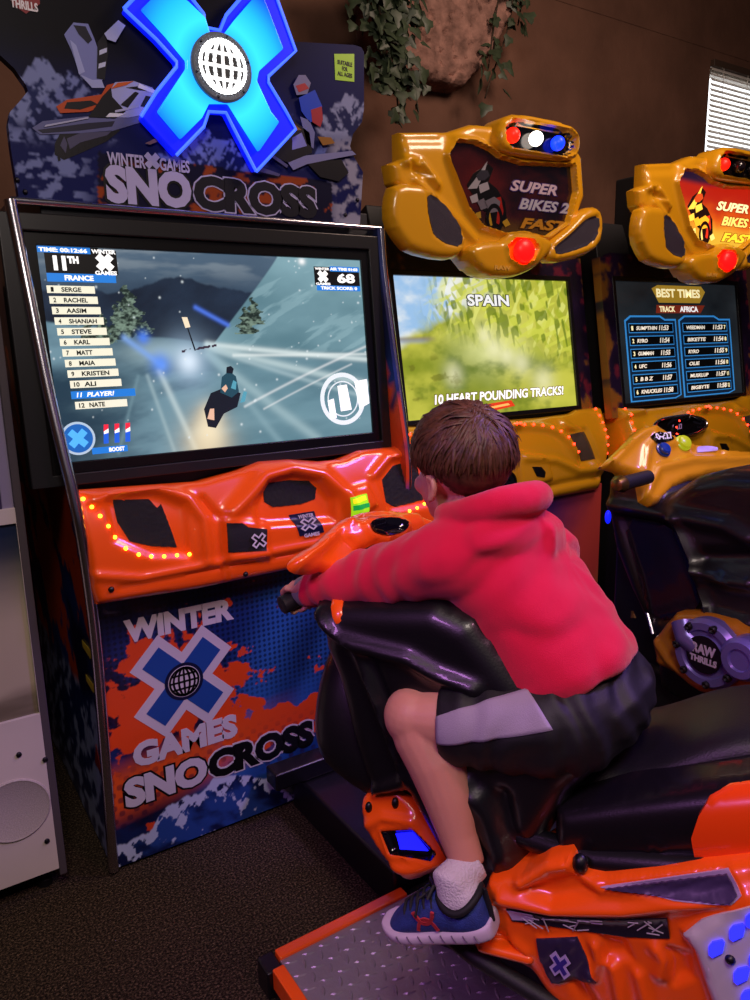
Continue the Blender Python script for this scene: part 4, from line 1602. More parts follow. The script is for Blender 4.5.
def bike_cabinet(shift, label, lit):
    global SHIFT
    SHIFT = shift
    cx = 2.13
    t = thing('motorbike_arcade_cabinet', label, 'arcade machine', (cx, 2.35, 0), 'yellow motorbike racing cabinets')
    prof_ = [(2.22, .02), (2.22, .84), (2.31, .90), (2.33, 1.1), (2.46, 1.9), (2.5, 2.0), (3.15, 1.7), (3.15, .02)]
    MB().prism(prof_, Frame((cx - .515, 0, 0), (0, 1, 0), (0, 0, 1)), 0, 1.03).build('carcass', M_MATTE, t, bevel=.006)
    # screen
    sf = Frame((2.113, 2.343, 1.468), (1, 0, 0), (0, .087, .535))
    w_, h_ = .462, .271
    scr_ = picture('screen', sf, -w_, w_, -h_, h_, 340, 204, times if lit else spain, A_SCR, t, off=0)
    W_ = .06
    ob = smooth_poly(rect(-w_ - W_ - .03, w_ + W_ + .03, -h_ - .05, h_ + .09), 0)
    bz_ = MB().ringplate(rect(-w_ - .02, w_ + .02, -h_ - .02, h_ + .02), rect(-w_, w_, -h_, h_), sf, -.03, .012).build('bezel', M_BLACK, t, bevel=.003)
    for sx in (-1, 1):
        a_, b_ = (w_ + .02) * sx, (w_ + W_ + .035) * sx
        a_, b_ = min(a_, b_), max(a_, b_)
        art_plate('printed_border', rect(a_, b_, -h_ - .06, h_ + .1), sf, .012, grunge_border(w_, h_), art_mat('printed_border_art', rough=.4), bz_, -.03, .01)
    art_plate('printed_border', rect(-w_ - .02, w_ + .02, h_ + .02, h_ + .12), sf, .012, grunge_border(w_, h_), art_mat('printed_border_art'), bz_, -.03, .01)
    hd = Hud(sf, w_, h_, scr_, 0.0)
    if not lit:
        hd.words('title', [('SPAIN', .42, .12, .66, .205)], glow('black'), 2, weight=.03, grow=.05)
        hd.words('title', [('SPAIN', .42, .12, .66, .205)], G_W, 4, weight=.03)
        cap = ('10 HEART POUNDING TRACKS!', .17, .835, .93, .905)
        hd.words('caption', [cap], glow('caption_edge', '#6a5a20', .4), 2, weight=.03, shear=.15, grow=.05)
        hd.words('caption', [cap], G_W, 4, weight=.03, shear=.15)
        hd.poly('red_flash', [[(.47, .93), (.62, .915), (.64, .96), (.5, .985)]], glow('flash', '#c8381c', .9), 1)
        hd.poly('red_flash', [[(.50, .95), (.60, .935), (.61, .95), (.51, .965)]], glow('flash_light', '#f2b060', .9), 2)
    else:
        hd.poly('title_plate', [[(.31, .05), (.36, .02), (.72, .02), (.75, .07), (.70, .17), (.36, .17)]], glow('plate_gold', '#a8842a', .75), 1)
        hd.poly('title_plate', [[(.34, .19), (.74, .19), (.70, .26), (.33, .26)]], glow('plate_red', '#7d2a1a', .7), 1)
        hd.words('title', [('BEST TIMES', .345, .05, .705, .125)], glow('pale_gold', '#f2e7b4', 1.0), 3, weight=.03)
        hd.words('title', [('AFRICA', .53, .20, .68, .25)], G_W, 3, weight=.03)
        hd.words('title', [('TRACK', .36, .20, .49, .25)], glow('pale_gold'), 3, weight=.03)
        left = ['SUMPTHIN', 'RYRO', 'GUMMAN', 'UFC', 'B B Z', 'KNUCKLES']
        right = ['WEEDMAN', 'BIKETTE', 'RYRO', 'OLIE', 'MUSKLUP', 'BIGBYTE']
        G_PN, G_LN = glow('panel_navy', '#0a1d33', .9), glow('panel_line', '#2f7fc4', .9)
        for s_ in (0, 1):
            u0 = .06 + .45 * s_
            hd.poly('time_panel', [[(u0, .32), (u0 + .05, .28), (u0 + .30, .28), (u0 + .34, .31), (u0 + .43, .31), (u0 + .43, .97), (u0 + .38, .995), (u0, .995)]], G_LN, 1)
            hd.poly('time_panel', [[(u0 + .012, .33), (u0 + .055, .295), (u0 + .295, .295), (u0 + .335, .325), (u0 + .42, .325), (u0 + .42, .965), (u0 + .375, .985), (u0 + .012, .985)]], G_PN, 2)
            for i in range(6):
                y = .345 + .106 * i
                hd.boxes('time_row', [(u0 + .03, y, u0 + .40, y + .082)], G_LN, 3)
                hd.boxes('time_row', [(u0 + .034, y + .007, u0 + .396, y + .075)], glow('black'), 4)
                nm_ = (left, right)[s_][i]
                L_ = .022 * len(nm_)
                n0 = u0 + (.09 if s_ == 0 else .06)
                hd.words('time_text', [(nm_, n0, y + .026, n0 + L_, y + .058), ('11:%02d' % (53 + i), u0 + .28, y + .02, u0 + .36, y + .062)], glow('row_text', '#e8dfcf', .9), 6, weight=.03, shear=.2)
                hd.words('time_text', [(str(i + 1 + 6 * s_), u0 + (.05 if s_ == 0 else .37), y + .024, u0 + (.065 if s_ == 0 else .385), y + .06)], glow('pale_gold'), 6, weight=.03)
    # moulded yellow deck
    o0, o1 = np.array([cx, 2.15, .86]), np.array([cx, 2.275, 1.21])
    df = Frame(o0, FX, o1 - o0)
    dfs = Frame(o0 + SB_SHIFT, FX, o1 - o0)
    H_ = df.b @ (o1 - o0)
    top = df.poly([(500, 420), (540, 417), (571, 413), (577, 409), (601, 406)])
    rt = df.poly([(604, 440), (604, 466), (601, 488), (560, 496), (528, 505)])
    xr = max(p[0] for p in rt)
    outl_ = [(-xr, rt[1][1]), (-xr, top[-1][1]), (-top[2][0], top[2][1]), (-top[0][0] * .2, top[0][1])] + top + rt + [(-.45, rt[-1][1] - .01)]
    arc = df.poly([(508, 427), (518, 427), (527, 427), (536, 428), (545, 430), (553, 434), (560, 440), (565, 447), (571, 454)])
    arc2 = [(-a, b) for a, b in arc]
    colm = [(xr - .014, top[-1][1] - .012 - .034 * i) for i in range(8)]
    dial = dfs.poly([(642, 430), (650, 422), (668, 419), (685, 419), (696, 423), (696, 431), (684, 437), (665, 441), (648, 441)])
    dc = np.mean(dial, 0)
    feats_l = [('ridge', arc, .018, .02), ('ridge', arc2, .018, .02), ('ridge', df.poly([(560, 425), (575, 435), (592, 470)]), .014, .02),
               ('ridge', df.poly([(515, 462), (550, 462), (575, 472), (598, 470)]), .012, .014), ('pit', df.poly([(560, 432), (582, 430), (594, 462), (576, 466)]), -.012, .02),
               ('ridge', df.poly([(505, 500), (560, 484), (600, 476)]), -.012, .012), ('loop', dial, .016, .018), ('pit', df.poly([(506, 452), (538, 460), (548, 482), (515, 496)]), .03, .03),
               ('ridge', dfs.poly([(610, 430), (625, 415), (640, 412)]), .02, .016), ('ridge', dfs.poly([(606, 445), (630, 440), (650, 452)]), .018, .016)]
    R_ = Relief(df, outl_, .011, .022, .13, feats_l, px=False, bulge=lambda a, b: .035 * np.sin(np.clip(b / H_, 0, 1) * math.pi))
    dk_ = R_.build('control_deck', M_YELLOW, t)
    G_RED = glow('red_led', '#ff2a1a', 10.0)
    for a, b in arc + arc2 + colm + [(-p[0], p[1]) for p in colm]:
        MB().ball(R_.at(a, b, .001, px=False), .0055, nu=8, nv=6).build('indicator_bulb', G_RED, dk_)
    R_.patch(df.poly([(566, 436), (580, 433), (591, 460), (578, 462)]), 'grey_inlay', mat('grey_inlay', '#4a3c34', .5), dk_, .003, .009, px=False)
    R_.patch([(-a, b) for a, b in df.poly([(566, 436), (580, 433), (591, 460), (578, 462)])][::-1], 'grey_inlay', mat('grey_inlay'), dk_, .003, .009, px=False)
    R_.patch(df.poly([(522, 470), (531, 470), (536, 475), (536, 480), (528, 479)]), 'slot', M_INK, dk_, .003, .005, px=False)
    R_.patch(dial, 'dial_window', mat('smoked_glass', '#0c0a10', .08, coat=.8), dk_, .004, .008, px=False, smooth=2)
    sh = MB()
    dp = [R_.at(a, b, .008, px=False) for a, b in smooth_poly(dial, 2)]
    sh.tube(dp + dp[:2], .006, 8)
    sh.build('dial_rim', M_CHROME, dk_)
    a_, b_ = dc
    hh_ = float(R_.height([dc])[0])
    lettering('dial_print', '04:27', df, a_ - .05, a_ + .02, b_ - .012, b_ + .012, glow('dial_text', '#8a6f9a', .5), dk_, hh_ + .009, weight=.02)
    kn = df.px(503, 482)
    MB().lathe([(.038, 0), (.036, .02), (.026, .024), (.0, .02)], df.lift(float(R_.height([kn])[0])), kn[0], kn[1], 28).build('knob', M_GLOSS, dk_)
    # front panel below the deck
    ff = Frame((cx, 2.20, 0), FX, FZ)

    def low_art(P):
        x, z = P[:, 0], P[:, 1]
        n = fbm(x * 5, z * 5, 15)
        c = mix(lin('#141250'), lin('#2c2c8a'), n)
        c = mix(c, lin('#d04a44'), sstep(.0, .42, x - .55 * (z - .62) + .25 * (n - .5)))
        return mix(c, lin('#c28a45'), sstep(.46, .5, x + .1 * (n - .5)) * sstep(.55, .35, z) * .6)
    art_plate('front_panel', rect(-.5, .5, .02, .86), ff, .02, low_art, art_mat('printed_low', rough=.3, coat=.3), t, -.02, .012)
    # marquee shell
    mf = Frame((cx, 2.12, 0), FX, FZ)
    back = [(115, 85), (262, 84), (330, 62), (615, 85), (660, 165), (668, 285), (630, 390), (540, 470), (420, 520), (320, 505), (262, 430), (92, 240), (82, 182), (116, 168)]
    win = [(248, 160), (275, 115), (330, 122), (375, 143), (402, 165), (470, 186), (596, 192), (624, 190), (630, 272), (606, 366), (545, 408), (485, 392), (430, 398), (350, 372), (310, 320), (280, 250)]
    B_ = Relief(mf.lift(-.03), mf.poly(k3(*back)), .0055, .03, .065, px=False, feats=[
        ('pit', mf.poly(k3(*win)), -.026, .008), ('loop', mf.poly(k3(*win)), .022, .013),
        ('ridge', mf.poly(k3((120, 175), (170, 190), (215, 250))), .022, .016), ('pit', mf.poly(k3((130, 178), (165, 175), (195, 225), (150, 215))), -.016, .02),
        ('ridge', mf.poly(k3((130, 110), (230, 110), (250, 100))), -.012, .02),
        ('ridge', mf.poly(k3((150, 235), (250, 330), (330, 420))), .012, .016)])
    sh_ = B_.build('marquee_shell', M_YELLOW, t)

    def ear(outl3, ins3, sp):
        E_ = Relief(mf.lift(.01), mf.poly(k3(*outl3)), .010, .03, .055, px=False, smooth=1, feats=[('pit', mf.poly(k3(*ins3)), -.012, .012)])
        e_ = E_.build('ear_pod', M_YELLOW, sh_)
        E_.patch(mf.poly(k3(*ins3)), 'speaker_grille', mat('violet_mesh', '#2a2038', .5, bump=.6, bscale=500), sh_, .003, .008, px=False, smooth=1)
    ear([(75, 245), (180, 255), (250, 330), (292, 400), (278, 470), (225, 480), (120, 455), (90, 420), (60, 370), (58, 300)],
        [(168, 278), (215, 303), (255, 345), (278, 400), (272, 442), (225, 432), (187, 405), (172, 340)], 1)
    ear([(540, 430), (600, 380), (650, 322), (690, 318), (704, 370), (692, 440), (640, 472), (545, 492), (528, 470)],
        [(550, 442), (600, 402), (645, 357), (683, 345), (686, 390), (665, 430), (600, 455), (556, 465)], 1)
    # lamp pod with three beacons
    pod_o = [(378, 100), (398, 52), (440, 38), (590, 68), (625, 98), (628, 150), (608, 186), (480, 172), (400, 160), (380, 132)]
    pod_i = [(402, 88), (418, 66), (470, 68), (590, 92), (612, 115), (610, 155), (588, 170), (420, 142), (404, 120)]
    Pd = Relief(mf.lift(.02), mf.poly(k3(*pod_o)), .009, .028, .12, px=False, smooth=1, feats=[('pit', mf.poly(k3(*pod_i)), -.04, .014)])
    pd_ = Pd.build('lamp_pod', M_YELLOW, sh_)
    Pd.patch(mf.poly(k3(*pod_i)), 'lamp_recess', M_GLOSS, sh_, .001, .008, px=False, smooth=1)
    for q, colr, st in (((428, 106), '#ff1408', 3.0 if not lit else 2.2), ((498, 116), '#fff6ea', 3.5 if not lit else .02), ((563, 130), '#0a2cff', 3.0 if not lit else .02)):
        c = mf.px(*k3(q)[0])
        off_lens = lit and q[0] > 450
        m_ = mat('dark_lens', '#1a1216', .15, coat=.5) if off_lens else glow('beacon' + colr[1:] + str(lit), colr, st)
        MB().ball(mf.p3(c[0], c[1], .0), (.025, .028, .026), nu=20, nv=14).build('beacon_lens', m_, sh_)
    # beak with the red lamp
    bk = [(395, 422), (430, 396), (490, 394), (542, 420), (548, 442), (505, 495), (470, 518), (420, 535), (345, 530), (300, 490), (292, 440), (340, 425)]
    skt = [(402, 440), (425, 418), (470, 418), (494, 445), (480, 475), (445, 495), (410, 475)]
    Bk = Relief(mf.lift(.02), mf.poly(k3(*bk)), .009, .03, .10, px=False, smooth=1, feats=[('pit', mf.poly(k3(*skt)), -.02, .012), ('loop', mf.poly(k3(*skt)), .012, .012)])
    Bk.build('beak', M_YELLOW, sh_)
    c = mf.px(*k3((445, 455))[0])
    MB().ball(mf.p3(c[0], c[1], .03), (.046, .03, .042), nu=20, nv=14).build('beacon_lens', glow('red_lamp' + str(lit), '#ff0a0a', 2.4), sh_)
    # window art
    wp = mf.poly(k3(*win))
    wa = np.array(wp)
    lo_, hi_ = wa.min(0), wa.max(0)

    def win_art(P):
        u, v = (P[:, 0] - lo_[0]) / (hi_ - lo_)[0], 1 - (P[:, 1] - lo_[1]) / (hi_ - lo_)[1]
        n = fbm(u * 6, v * 6, 9)
        if lit:
            c = mix(lin('#c4200e'), lin('#ff6a14'), sstep(.25, .8, v + .3 * (n - .5)))
            c = mix(c, lin('#ffc23a'), sstep(.6, .9, v + .25 * (n - .5)))
            c = mix(c, lin('#2a1430'), sstep(.2, .1, v + .3 * (u - .3) ** 2))
            return c
        c = mix(lin('#120d12'), lin('#3a1416'), sstep(.3, .8, n))
        c = mix(c, lin('#5c1a16'), np.exp(-((u - .25) / .18) ** 2 - ((v - .4) / .25) ** 2) * .8)
        return mix(c, lin('#5a4416'), sstep(.8, 1.0, v + .2 * (n - .5)) * .7)
    wm = art_mat('lit_marquee', emit=1.0, rough=.2, coat=.5) if lit else art_mat('dark_marquee', rough=.12, coat=.8)
    wn = art_plate('marquee_window', wp, mf, .009, win_art, wm, t, -.050, -.036)
    E = (lambda n_, c_: glow('lit_' + n_, c_, 1.0)) if lit else (lambda n_, c_: mat('print_' + n_, c_, .3))

    def wp_poly(nm, polys, m_, off):
        for p in polys:
            flat(MB(), mf.poly(k3(*p)), mf, off, .0008).build(nm, m_, wn, smooth=False)
    dkc = '#1c0a08' if lit else '#07060a'
    yel = '#ffd04a' if lit else '#8f8a94'
    wp_poly('printed_rider', [[(310, 250), (330, 215), (375, 185), (390, 200), (375, 240), (400, 260), (425, 300), (430, 350), (412, 385), (385, 380), (380, 340), (350, 320), (335, 290)]], E('dark', dkc), -.0345)
    wp_poly('printed_rider', [[(312, 262), (340, 225), (366, 185), (372, 178), (362, 215), (340, 260)], [(345, 250), (372, 240), (378, 262), (350, 275)], [(318, 285), (340, 275), (345, 300), (325, 305)]], E('pale', yel), -.0335)
    wp_poly('printed_bike', [[(395, 290), (412, 285), (420, 330), (410, 372), (398, 365), (402, 330)]], E('red', '#d8301a' if lit else '#8a1a14'), -.0335)
    wp_poly('printed_bike', [[(335, 335), (350, 330), (352, 350), (338, 352)], [(372, 345), (378, 330), (386, 372), (370, 380)], [(415, 362), (430, 352), (440, 370), (425, 378)]], E('gold', '#ffe27a' if lit else '#9a7a20'), -.0325)
    ca_, cb_ = mf.px(*k3((392, 352))[0])
    MB().ringplate(circle(ca_, cb_, .040, 24, .052), circle(ca_, cb_, .027, 24, .037), mf, -.0330, -.0322).build('printed_wheel', E('dark', dkc), wn, smooth=False)
    wp_poly('printed_rider', [[(338, 222), (352, 205), (372, 205), (378, 222), (362, 236), (344, 236)]], E('helmet', '#c2471a' if lit else '#2c2a34'), -.0328)
    wp_poly('printed_bike', [[(362, 300), (392, 285), (410, 300), (404, 330), (378, 335)], [(340, 300), (360, 290), (372, 318), (352, 326)]], E('fairing', '#ffb428' if lit else '#5f5a66'), -.0328)
    for wd, p0_, p1_, p2_, cc in (('SUPER', (440, 262), (580, 276), (440, 228), '#fff0b0' if lit else '#b9a4b4'), ('BIKES 2', (466, 318), (616, 328), (466, 284), '#ffe070' if lit else '#a3a0b0')):
        a0_, b0_ = mf.px(*k3(p0_)[0])
        a1_, _ = mf.px(*k3(p1_)[0])
        hh = mf.px(*k3(p2_)[0])[1] - b0_
        lettering('word_outline', wd, mf, a0_, a1_, b0_ - .005, b0_ - .005 + hh, E('edge', '#7a1208' if lit else '#3c2a66'), wn, -.034, weight=.03, shear=.3, grow=.05)
        lettering('word_print', wd, mf, a0_, a1_, b0_ - .005, b0_ - .005 + hh, E('t' + cc[1:], cc), wn, -.033, weight=.03, shear=.3)
    a0_, b0_ = mf.px(*k3((470, 372))[0])
    a1_, _ = mf.px(*k3((615, 380))[0])
    lettering('word_outline', 'FAST', mf, a0_, a1_, b0_ - .010, b0_ + .028, E('edge2', '#7a2a08' if lit else '#3a2208'), wn, -.034, weight=.04, shear=.3, grow=.05)
    lettering('word_print', 'FAST', mf, a0_, a1_, b0_ - .010, b0_ + .028, E('gold2', '#ffd834' if lit else '#a87420'), wn, -.033, weight=.04, shear=.3)
    lettering('word_print', 'RAW', mf, mf.px(*k3((362, 505))[0])[0], mf.px(*k3((410, 505))[0])[0], mf.px(*k3((385, 512))[0])[1], mf.px(*k3((385, 498))[0])[1], mat('pale_yellow_print', '#e0a94a', .4), sh_, .022, weight=.04)
    # bracket between carcass and shell
    MB().box((cx - .3, 2.30, 1.85), (cx + .3, 2.55, 2.2)).build('marquee_bracket', M_MATTE, t, bevel=.01)
    SHIFT = np.zeros(3)
    return t


bike_cabinet(np.zeros(3), 'yellow motorbike cabinet showing a green scene captioned SPAIN, directly behind the boy', False)
bike_cabinet(SB_SHIFT, 'yellow motorbike cabinet with lit orange marquee and a BEST TIMES table on screen', True)

# ------------------------------------------------------------------ the ride-on motorbike
bk = thing('motorbike_ride', 'black ride-on motorbike with yellow dash cowl and purple-lit engine cover', 'arcade ride', (2.1, 1.2, 0))
PX_ = Frame((1.93, 0, 0), (0, -1, 0), (0, 0, 1))      # left flank, normal towards -x
M_PURP = mat('black_purple_plastic', '#0c0818', 0.25, coat=.4)
body = Relief(PX_, [(604, 478), (640, 470), (660, 497), (690, 478), (720, 470), (790, 474), (900, 520), (960, 620), (900, 760), (760, 735), (700, 720), (655, 690), (650, 640), (626, 590), (610, 548), (603, 505)],
              .014, .05, .36, feats=[('ridge', k29((40, 365), (250, 400), (400, 430), (471, 470)), .02, .02), ('ridge', k29((250, 410), (300, 520), (345, 680)), .022, .018),
                                     ('pit', k29((80, 395), (240, 420), (300, 540), (340, 690), (170, 720), (140, 590)), -.02, .03),
                                     ('ridge', k29((320, 560), (400, 590), (471, 600)), .025, .02), ('ridge', k29((340, 520), (471, 520)), -.02, .02), ('ridge', k29((360, 690), (471, 720)), .02, .02)])
bb_ = body.build('body', M_BLACK, bk)
body.patch(k29((85, 400), (235, 425), (295, 540), (330, 685), (172, 715), (143, 592)), 'side_fairing', M_PURP, bb_, .006, .012, smooth=1)
CW = Frame(dep(678, 455, 2.38), (1, -.12, 0), (0, .62, .78))
cowl = Relief(CW, [(604, 463), (622, 446), (641, 426), (658, 423), (680, 436), (697, 442), (726, 447), (750, 449), (800, 452), (830, 470), (800, 482), (750, 471), (716, 472), (692, 478), (676, 486), (662, 500), (655, 502), (645, 497), (641, 474), (624, 468)],
              .010, .022, .035, feats=[('pit', k29((185, 165), (215, 155), (265, 190), (235, 200), (200, 190)), .012, .02), ('ridge', k29((60, 240), (130, 170), (190, 140)), .014, .014),
                                      ('ridge', k29((160, 265), (170, 200), (195, 165)), .012, .014), ('ridge', k29((165, 330), (200, 260), (300, 235), (471, 232)), .014, .014),
                                      ('pit', k29((300, 195), (400, 205), (400, 225), (300, 215)), -.012, .014)])
cw = cowl.build('dash_cowl', M_YELLOW, bk)
cowl.patch(k29((172, 165), (205, 158), (235, 172), (240, 182), (200, 192), (178, 184)), 'gauge', mat('smoked_glass'), cw, .004, .006, smooth=1)
gq = CW.px(*k29((205, 175))[0])
lettering('gauge_print', '04:27', CW, gq[0] - .035, gq[0] + .035, gq[1] - .012, gq[1] + .012, glow('gauge_text', '#b7a8b8', .9), cw, float(cowl.height([gq])[0]) + .007, weight=.02)
for q, nm_, m_, rr in (((213, 207), 'push_button', mat('blue_button', '#123a8c', .3, coat=.4), .020), ((272, 187), 'push_button', mat('lime_button', '#a8b41c', .3, emit=.35, emit_color='#c8d820'), .022)):
    c = CW.px(*k29(q)[0])
    hq = float(cowl.height([c])[0])
    MB().lathe([(rr * 1.25, hq), (rr * 1.25, hq + .006), (rr, hq + .008), (rr, hq + .016), (rr * .8, hq + .02), (0, hq + .021)], CW, c[0], c[1], 24).build(nm_, m_, cw)
cowl.patch(k29((318, 196), (372, 194), (378, 204), (322, 208)), 'display_strip', glow('violet_strip', '#a48ad8', .8), cw, .006, .005)
g0, g1 = dep(622, 484, 2.14), dep(648, 477, 2.24)
MB().tube([g0, g0 + (g1 - g0) * .5, g1], .021, 16).build('grip', M_MATTE, bk)
dq = (g0 - g1) / np.linalg.norm(g1 - g0)
gr_ = MB().tube([g0 + dq * .001, g0 + dq * .008, g0 + dq * .03, g0 + dq * .034], [.024, .024, .017, .008], 16).build('bar_end', mat('brass', '#8a6f3a', .3, metal=.9), bk)
EN = Frame((1.88, 0, 0), (0, -1, 0), (0, 0, 1))
cov = Relief(EN, [(650, 642), (660, 628), (672, 614), (700, 614), (730, 622), (760, 640), (800, 665), (800, 705), (745, 706), (715, 700), (690, 688), (668, 672), (654, 666)], .010, .025, .10,
             feats=[('pit', [(672, 640), (690, 628), (735, 640), (735, 680), (700, 678)], -.02, .03), ('ridge', [(655, 640), (668, 660), (700, 690)], .012, .012)])
cv2 = cov.build('engine_cover', mat('orange_cover', '#b06a18', .35, coat=.4), bk)
M_ENG = mat('violet_metal', '#7a6cc4', .3, metal=.4)
ec = EN.px(711, 652)
en = MB().lathe([(.102, -.01), (.102, .02), (.092, .035), (.072, .035), (.067, .028), (.056, .028), (.054, .034), (0, .034)], EN, ec[0], ec[1], 44).build('engine_casing', M_ENG, bk, angle=25)
e2 = EN.px(750, 656)
MB().lathe([(.060, -.01), (.060, .04), (.050, .055), (.032, .055), (.028, .048), (0, .048)], EN, e2[0], e2[1], 36).build('engine_casing', M_ENG, bk, angle=25)
pp = [EN.p3(*EN.px(684, 622), .0), EN.p3(*EN.px(690, 636), .015), EN.p3(*EN.px(700, 646), .01)]
MB().tube(pp, [.036, .034, .03], 18).build('engine_pipe', M_ENG, bk)
for k in range(7):
    a = k * 2 * math.pi / 7 + .4
    MB().lathe([(.011, .02), (.011, .042), (.007, .045), (0, .04)], EN, ec[0] + .086 * math.cos(a), ec[1] + .086 * math.sin(a), 12).build('bolt', M_STEEL, en)
flat(MB(), circle(ec[0], ec[1], .055, 36), EN, .0355).build('maker_disc', mat('black_disc', '#140a1c', .3), en, smooth=False)
lettering('word_print', 'RAW', EN, ec[0] - .036, ec[0] + .036, ec[1] + .000, ec[1] + .030, mat('violet_print', '#cdb9ea', .4), en, .037, weight=.05)
lettering('word_print', 'THRILLS', EN, ec[0] - .042, ec[0] + .042, ec[1] - .026, ec[1] - .006, mat('violet_print'), en, .037, weight=.05)
MB().box((2.0, 1.35, .0), (2.28, 1.60, .95)).build('front_column', M_BLACK, bk, bevel=.02)
MB().box((1.85, .35, 0.0), (2.36, 1.62, .10)).build('base', M_MATTE, bk, bevel=.01)
MB().box((1.98, .6, .08), (2.25, 1.5, .45)).build('pedestal', M_MATTE, bk, bevel=.03)
MB().tube([dep(643, 598, 2.4), dep(648, 615, 2.38), dep(653, 634, 2.36)], .006, 8).build('metal_rod', M_CHROME, bk)
MB().tube([dep(634, 575, 2.52), dep(635, 618, 2.5)], .014, 10).build('fork_tube', mat('tan_metal', '#8a6a40', .4, metal=.6), bk)
MB().ball(dep(608, 517, 2.36), (.010, .010, .022), nu=12, nv=8).build('marker_lamp', glow('marker_blue', '#0a18e0', 1.6), bk)
# ------------------------------------------------------------------ white prize machine at the left edge
wy = 2.05
wx = 0.268
wm_ = thing('prize_machine', 'white arcade machine with round speaker cut off by the left picture edge', 'arcade machine', (-.2, wy, 0))
WF = Frame((0, wy, 0), FX, FZ)
M_WPL = mat('white_laminate', '#cdc2bb', .45, var=.08, vscale=3)
zb = .075
zt = float(on(12, 515, 1, wy)[2])
xr_ = wx - .02
MB().box((-.62, wy + .012, zb), (xr_, wy + .75, 1.62)).build('carcass', mat('grey_board', '#6d6668', .5), wm_, bevel=.004)
# lower front door with a speaker
a1_, zt1 = WF.px(46, 722)
w0 = WF.px(38, 706)[0]
fd = MB().ringplate(rect(-.62, xr_, zb, zt + .02), [(-.60, zt1 + .035), (w0, zt1 + .035), (w0, zt - .02), (-.60, zt - .02)], WF, 0, .014).build('front_door', M_WPL, wm_, bevel=.003)


def window_reflection(u, v):  # gradient paints the window's reflection into its colour
    n = fbm(u * 4, v * 14, 7)
    c = mix(lin('#1d2a44'), lin('#b3a890'), sstep(.05, .55, v + .08 * (n - .5)))
    return mix(c, lin('#4c4334'), sstep(.8, 1.0, v + .2 * (n - .5)) * .8)


picture('window_panel', WF, -.60, w0, zt1 + .035, zt - .02, 60, 60, window_reflection, art_mat('painted_reflection', rough=.22, coat=.3), wm_, off=.004)
sc_ = WF.px(14, 808)
r_ = abs(WF.px(51, 808)[0] - sc_[0])
g_ = MB().lathe([(r_, .0), (r_, .017), (r_ * .96, .019), (r_ * .9, .0165), (0, .0165)], WF, sc_[0], sc_[1], 40).build(
    'speaker_grille', mat('grey_mesh', '#aca29e', .6, bump=.15, bscale=380, var=.15, vscale=300), wm_)
for q in ((18, 752), (44, 757), (46, 838)):
    p = WF.px(*q)
    MB().lathe([(.007, .014), (.007, .018), (.004, .02), (0, .02)], WF, p[0], p[1], 12).build('screw', M_STEEL, wm_)
# edge moulding strip on the right
MB().box((xr_, wy - .012, .05), (wx, wy + .76, 1.66)).build('edge_moulding', mat('grey_moulding', '#4e474c', .4), wm_, bevel=.003)
MB().box((xr_ - .028, wy - .006, zt), (xr_, wy + .02, 1.66)).build('edge_moulding', mat('lilac_board', '#8d84a0', .4), wm_, bevel=.003)
# display window above the door
MB().ringplate(rect(-.62, xr_ - .028, zt + .0, 1.66), rect(-.56, xr_ - .09, zt + .16, 1.58), WF, -.01, .010).build('upper_frame', mat('violet_board', '#3a2f52', .4), wm_, bevel=.003)
MB().box((-.57, wy - .004, zt + .15), (xr_ - .08, wy + .0, 1.6)).build('display_glass', mat('dark_glass', '#0b0a14', .06, coat=.5), wm_)
lb = MB()
flat(lb, rect(-.3, xr_ - .04, zt + .035, zt + .125), WF, .0115)
lb.build('label_panel', mat('blue_label', '#27508e', .4), wm_, smooth=False)
flat(MB(), circle(xr_ - .085, zt + .08, .028, 24), WF, .0125).build('label_mark', mat('pale_label', '#9db0cf', .4), wm_, smooth=False)
flat(MB(), rect(-.3, xr_ - .13, zt - .012, zt + .02), WF, .0145).build('label_panel', mat('yellow_label', '#9a8420', .4), wm_, smooth=False)
for x in (.215, -.5):
    MB().lathe([(.02, 0), (.02, .02), (.012, .025), (.012, .08), (0, .08)], Frame((x, wy + .05, 0), (1, 0, 0), (0, 1, 0)), 0, 0, 16).build('levelling_foot', M_STEEL, wm_)
# ------------------------------------------------------------------ step platform and the snowmobile ride
def s2(*p):
    return [(240 + x / 2.381, 580 + y / 2.381) for x, y in p]


def s3(*p):
    return [(480 + x / 2.778, 660 + y / 2.778) for x, y in p]


def s4(*p):
    return [(240 + x / 2.5, 400 + y / 2.5) for x, y in p]


pl = thing('step_platform', 'low black step platform with orange rims and a steel diamond plate top', 'platform', (.8, 1.0, 0))
qx0, qx1, qy0, qy1, qz = .585, 1.16, .45, 1.425, .08
MB().box((qx0 + .004, qy0, 0), (qx1, qy1 - .004, qz - .012)).build('base', M_BLACK, pl, bevel=.004)
dp = MB().box((qx0 + .03, qy0 + .0, qz - .014), (qx1, qy1 - .03, qz - .004))
rows_ = 0
yy = qy1 - .05
while yy > qy0 + .02:
    xx = qx0 + .05 + (.0225 if rows_ % 2 else 0)
    while xx < qx1 - .02:
        d_ = 1 if rows_ % 2 else -1
        L_, W_ = .017, .0042
        c_, s_ = math.cos(d_ * .75 + .4), math.sin(d_ * .75 + .4)
        ring = [(L_, 0), (L_ * .4, W_), (-L_ * .4, W_), (-L_, 0), (-L_ * .4, -W_), (L_ * .4, -W_)]
        V = [(xx + a * c_ - b * s_, yy + a * s_ + b * c_, qz - .0042) for a, b in ring]
        V += [(xx + .55 * (a * c_ - b * s_), yy + .55 * (a * s_ + b * c_), qz - .0012) for a, b in ring]
        dp.add(V, [(i, (i + 1) % 6, 6 + (i + 1) % 6, 6 + i) for i in range(6)] + [(6, 7, 8, 9, 10, 11)])
        xx += .045
    yy -= .0225
    rows_ += 1
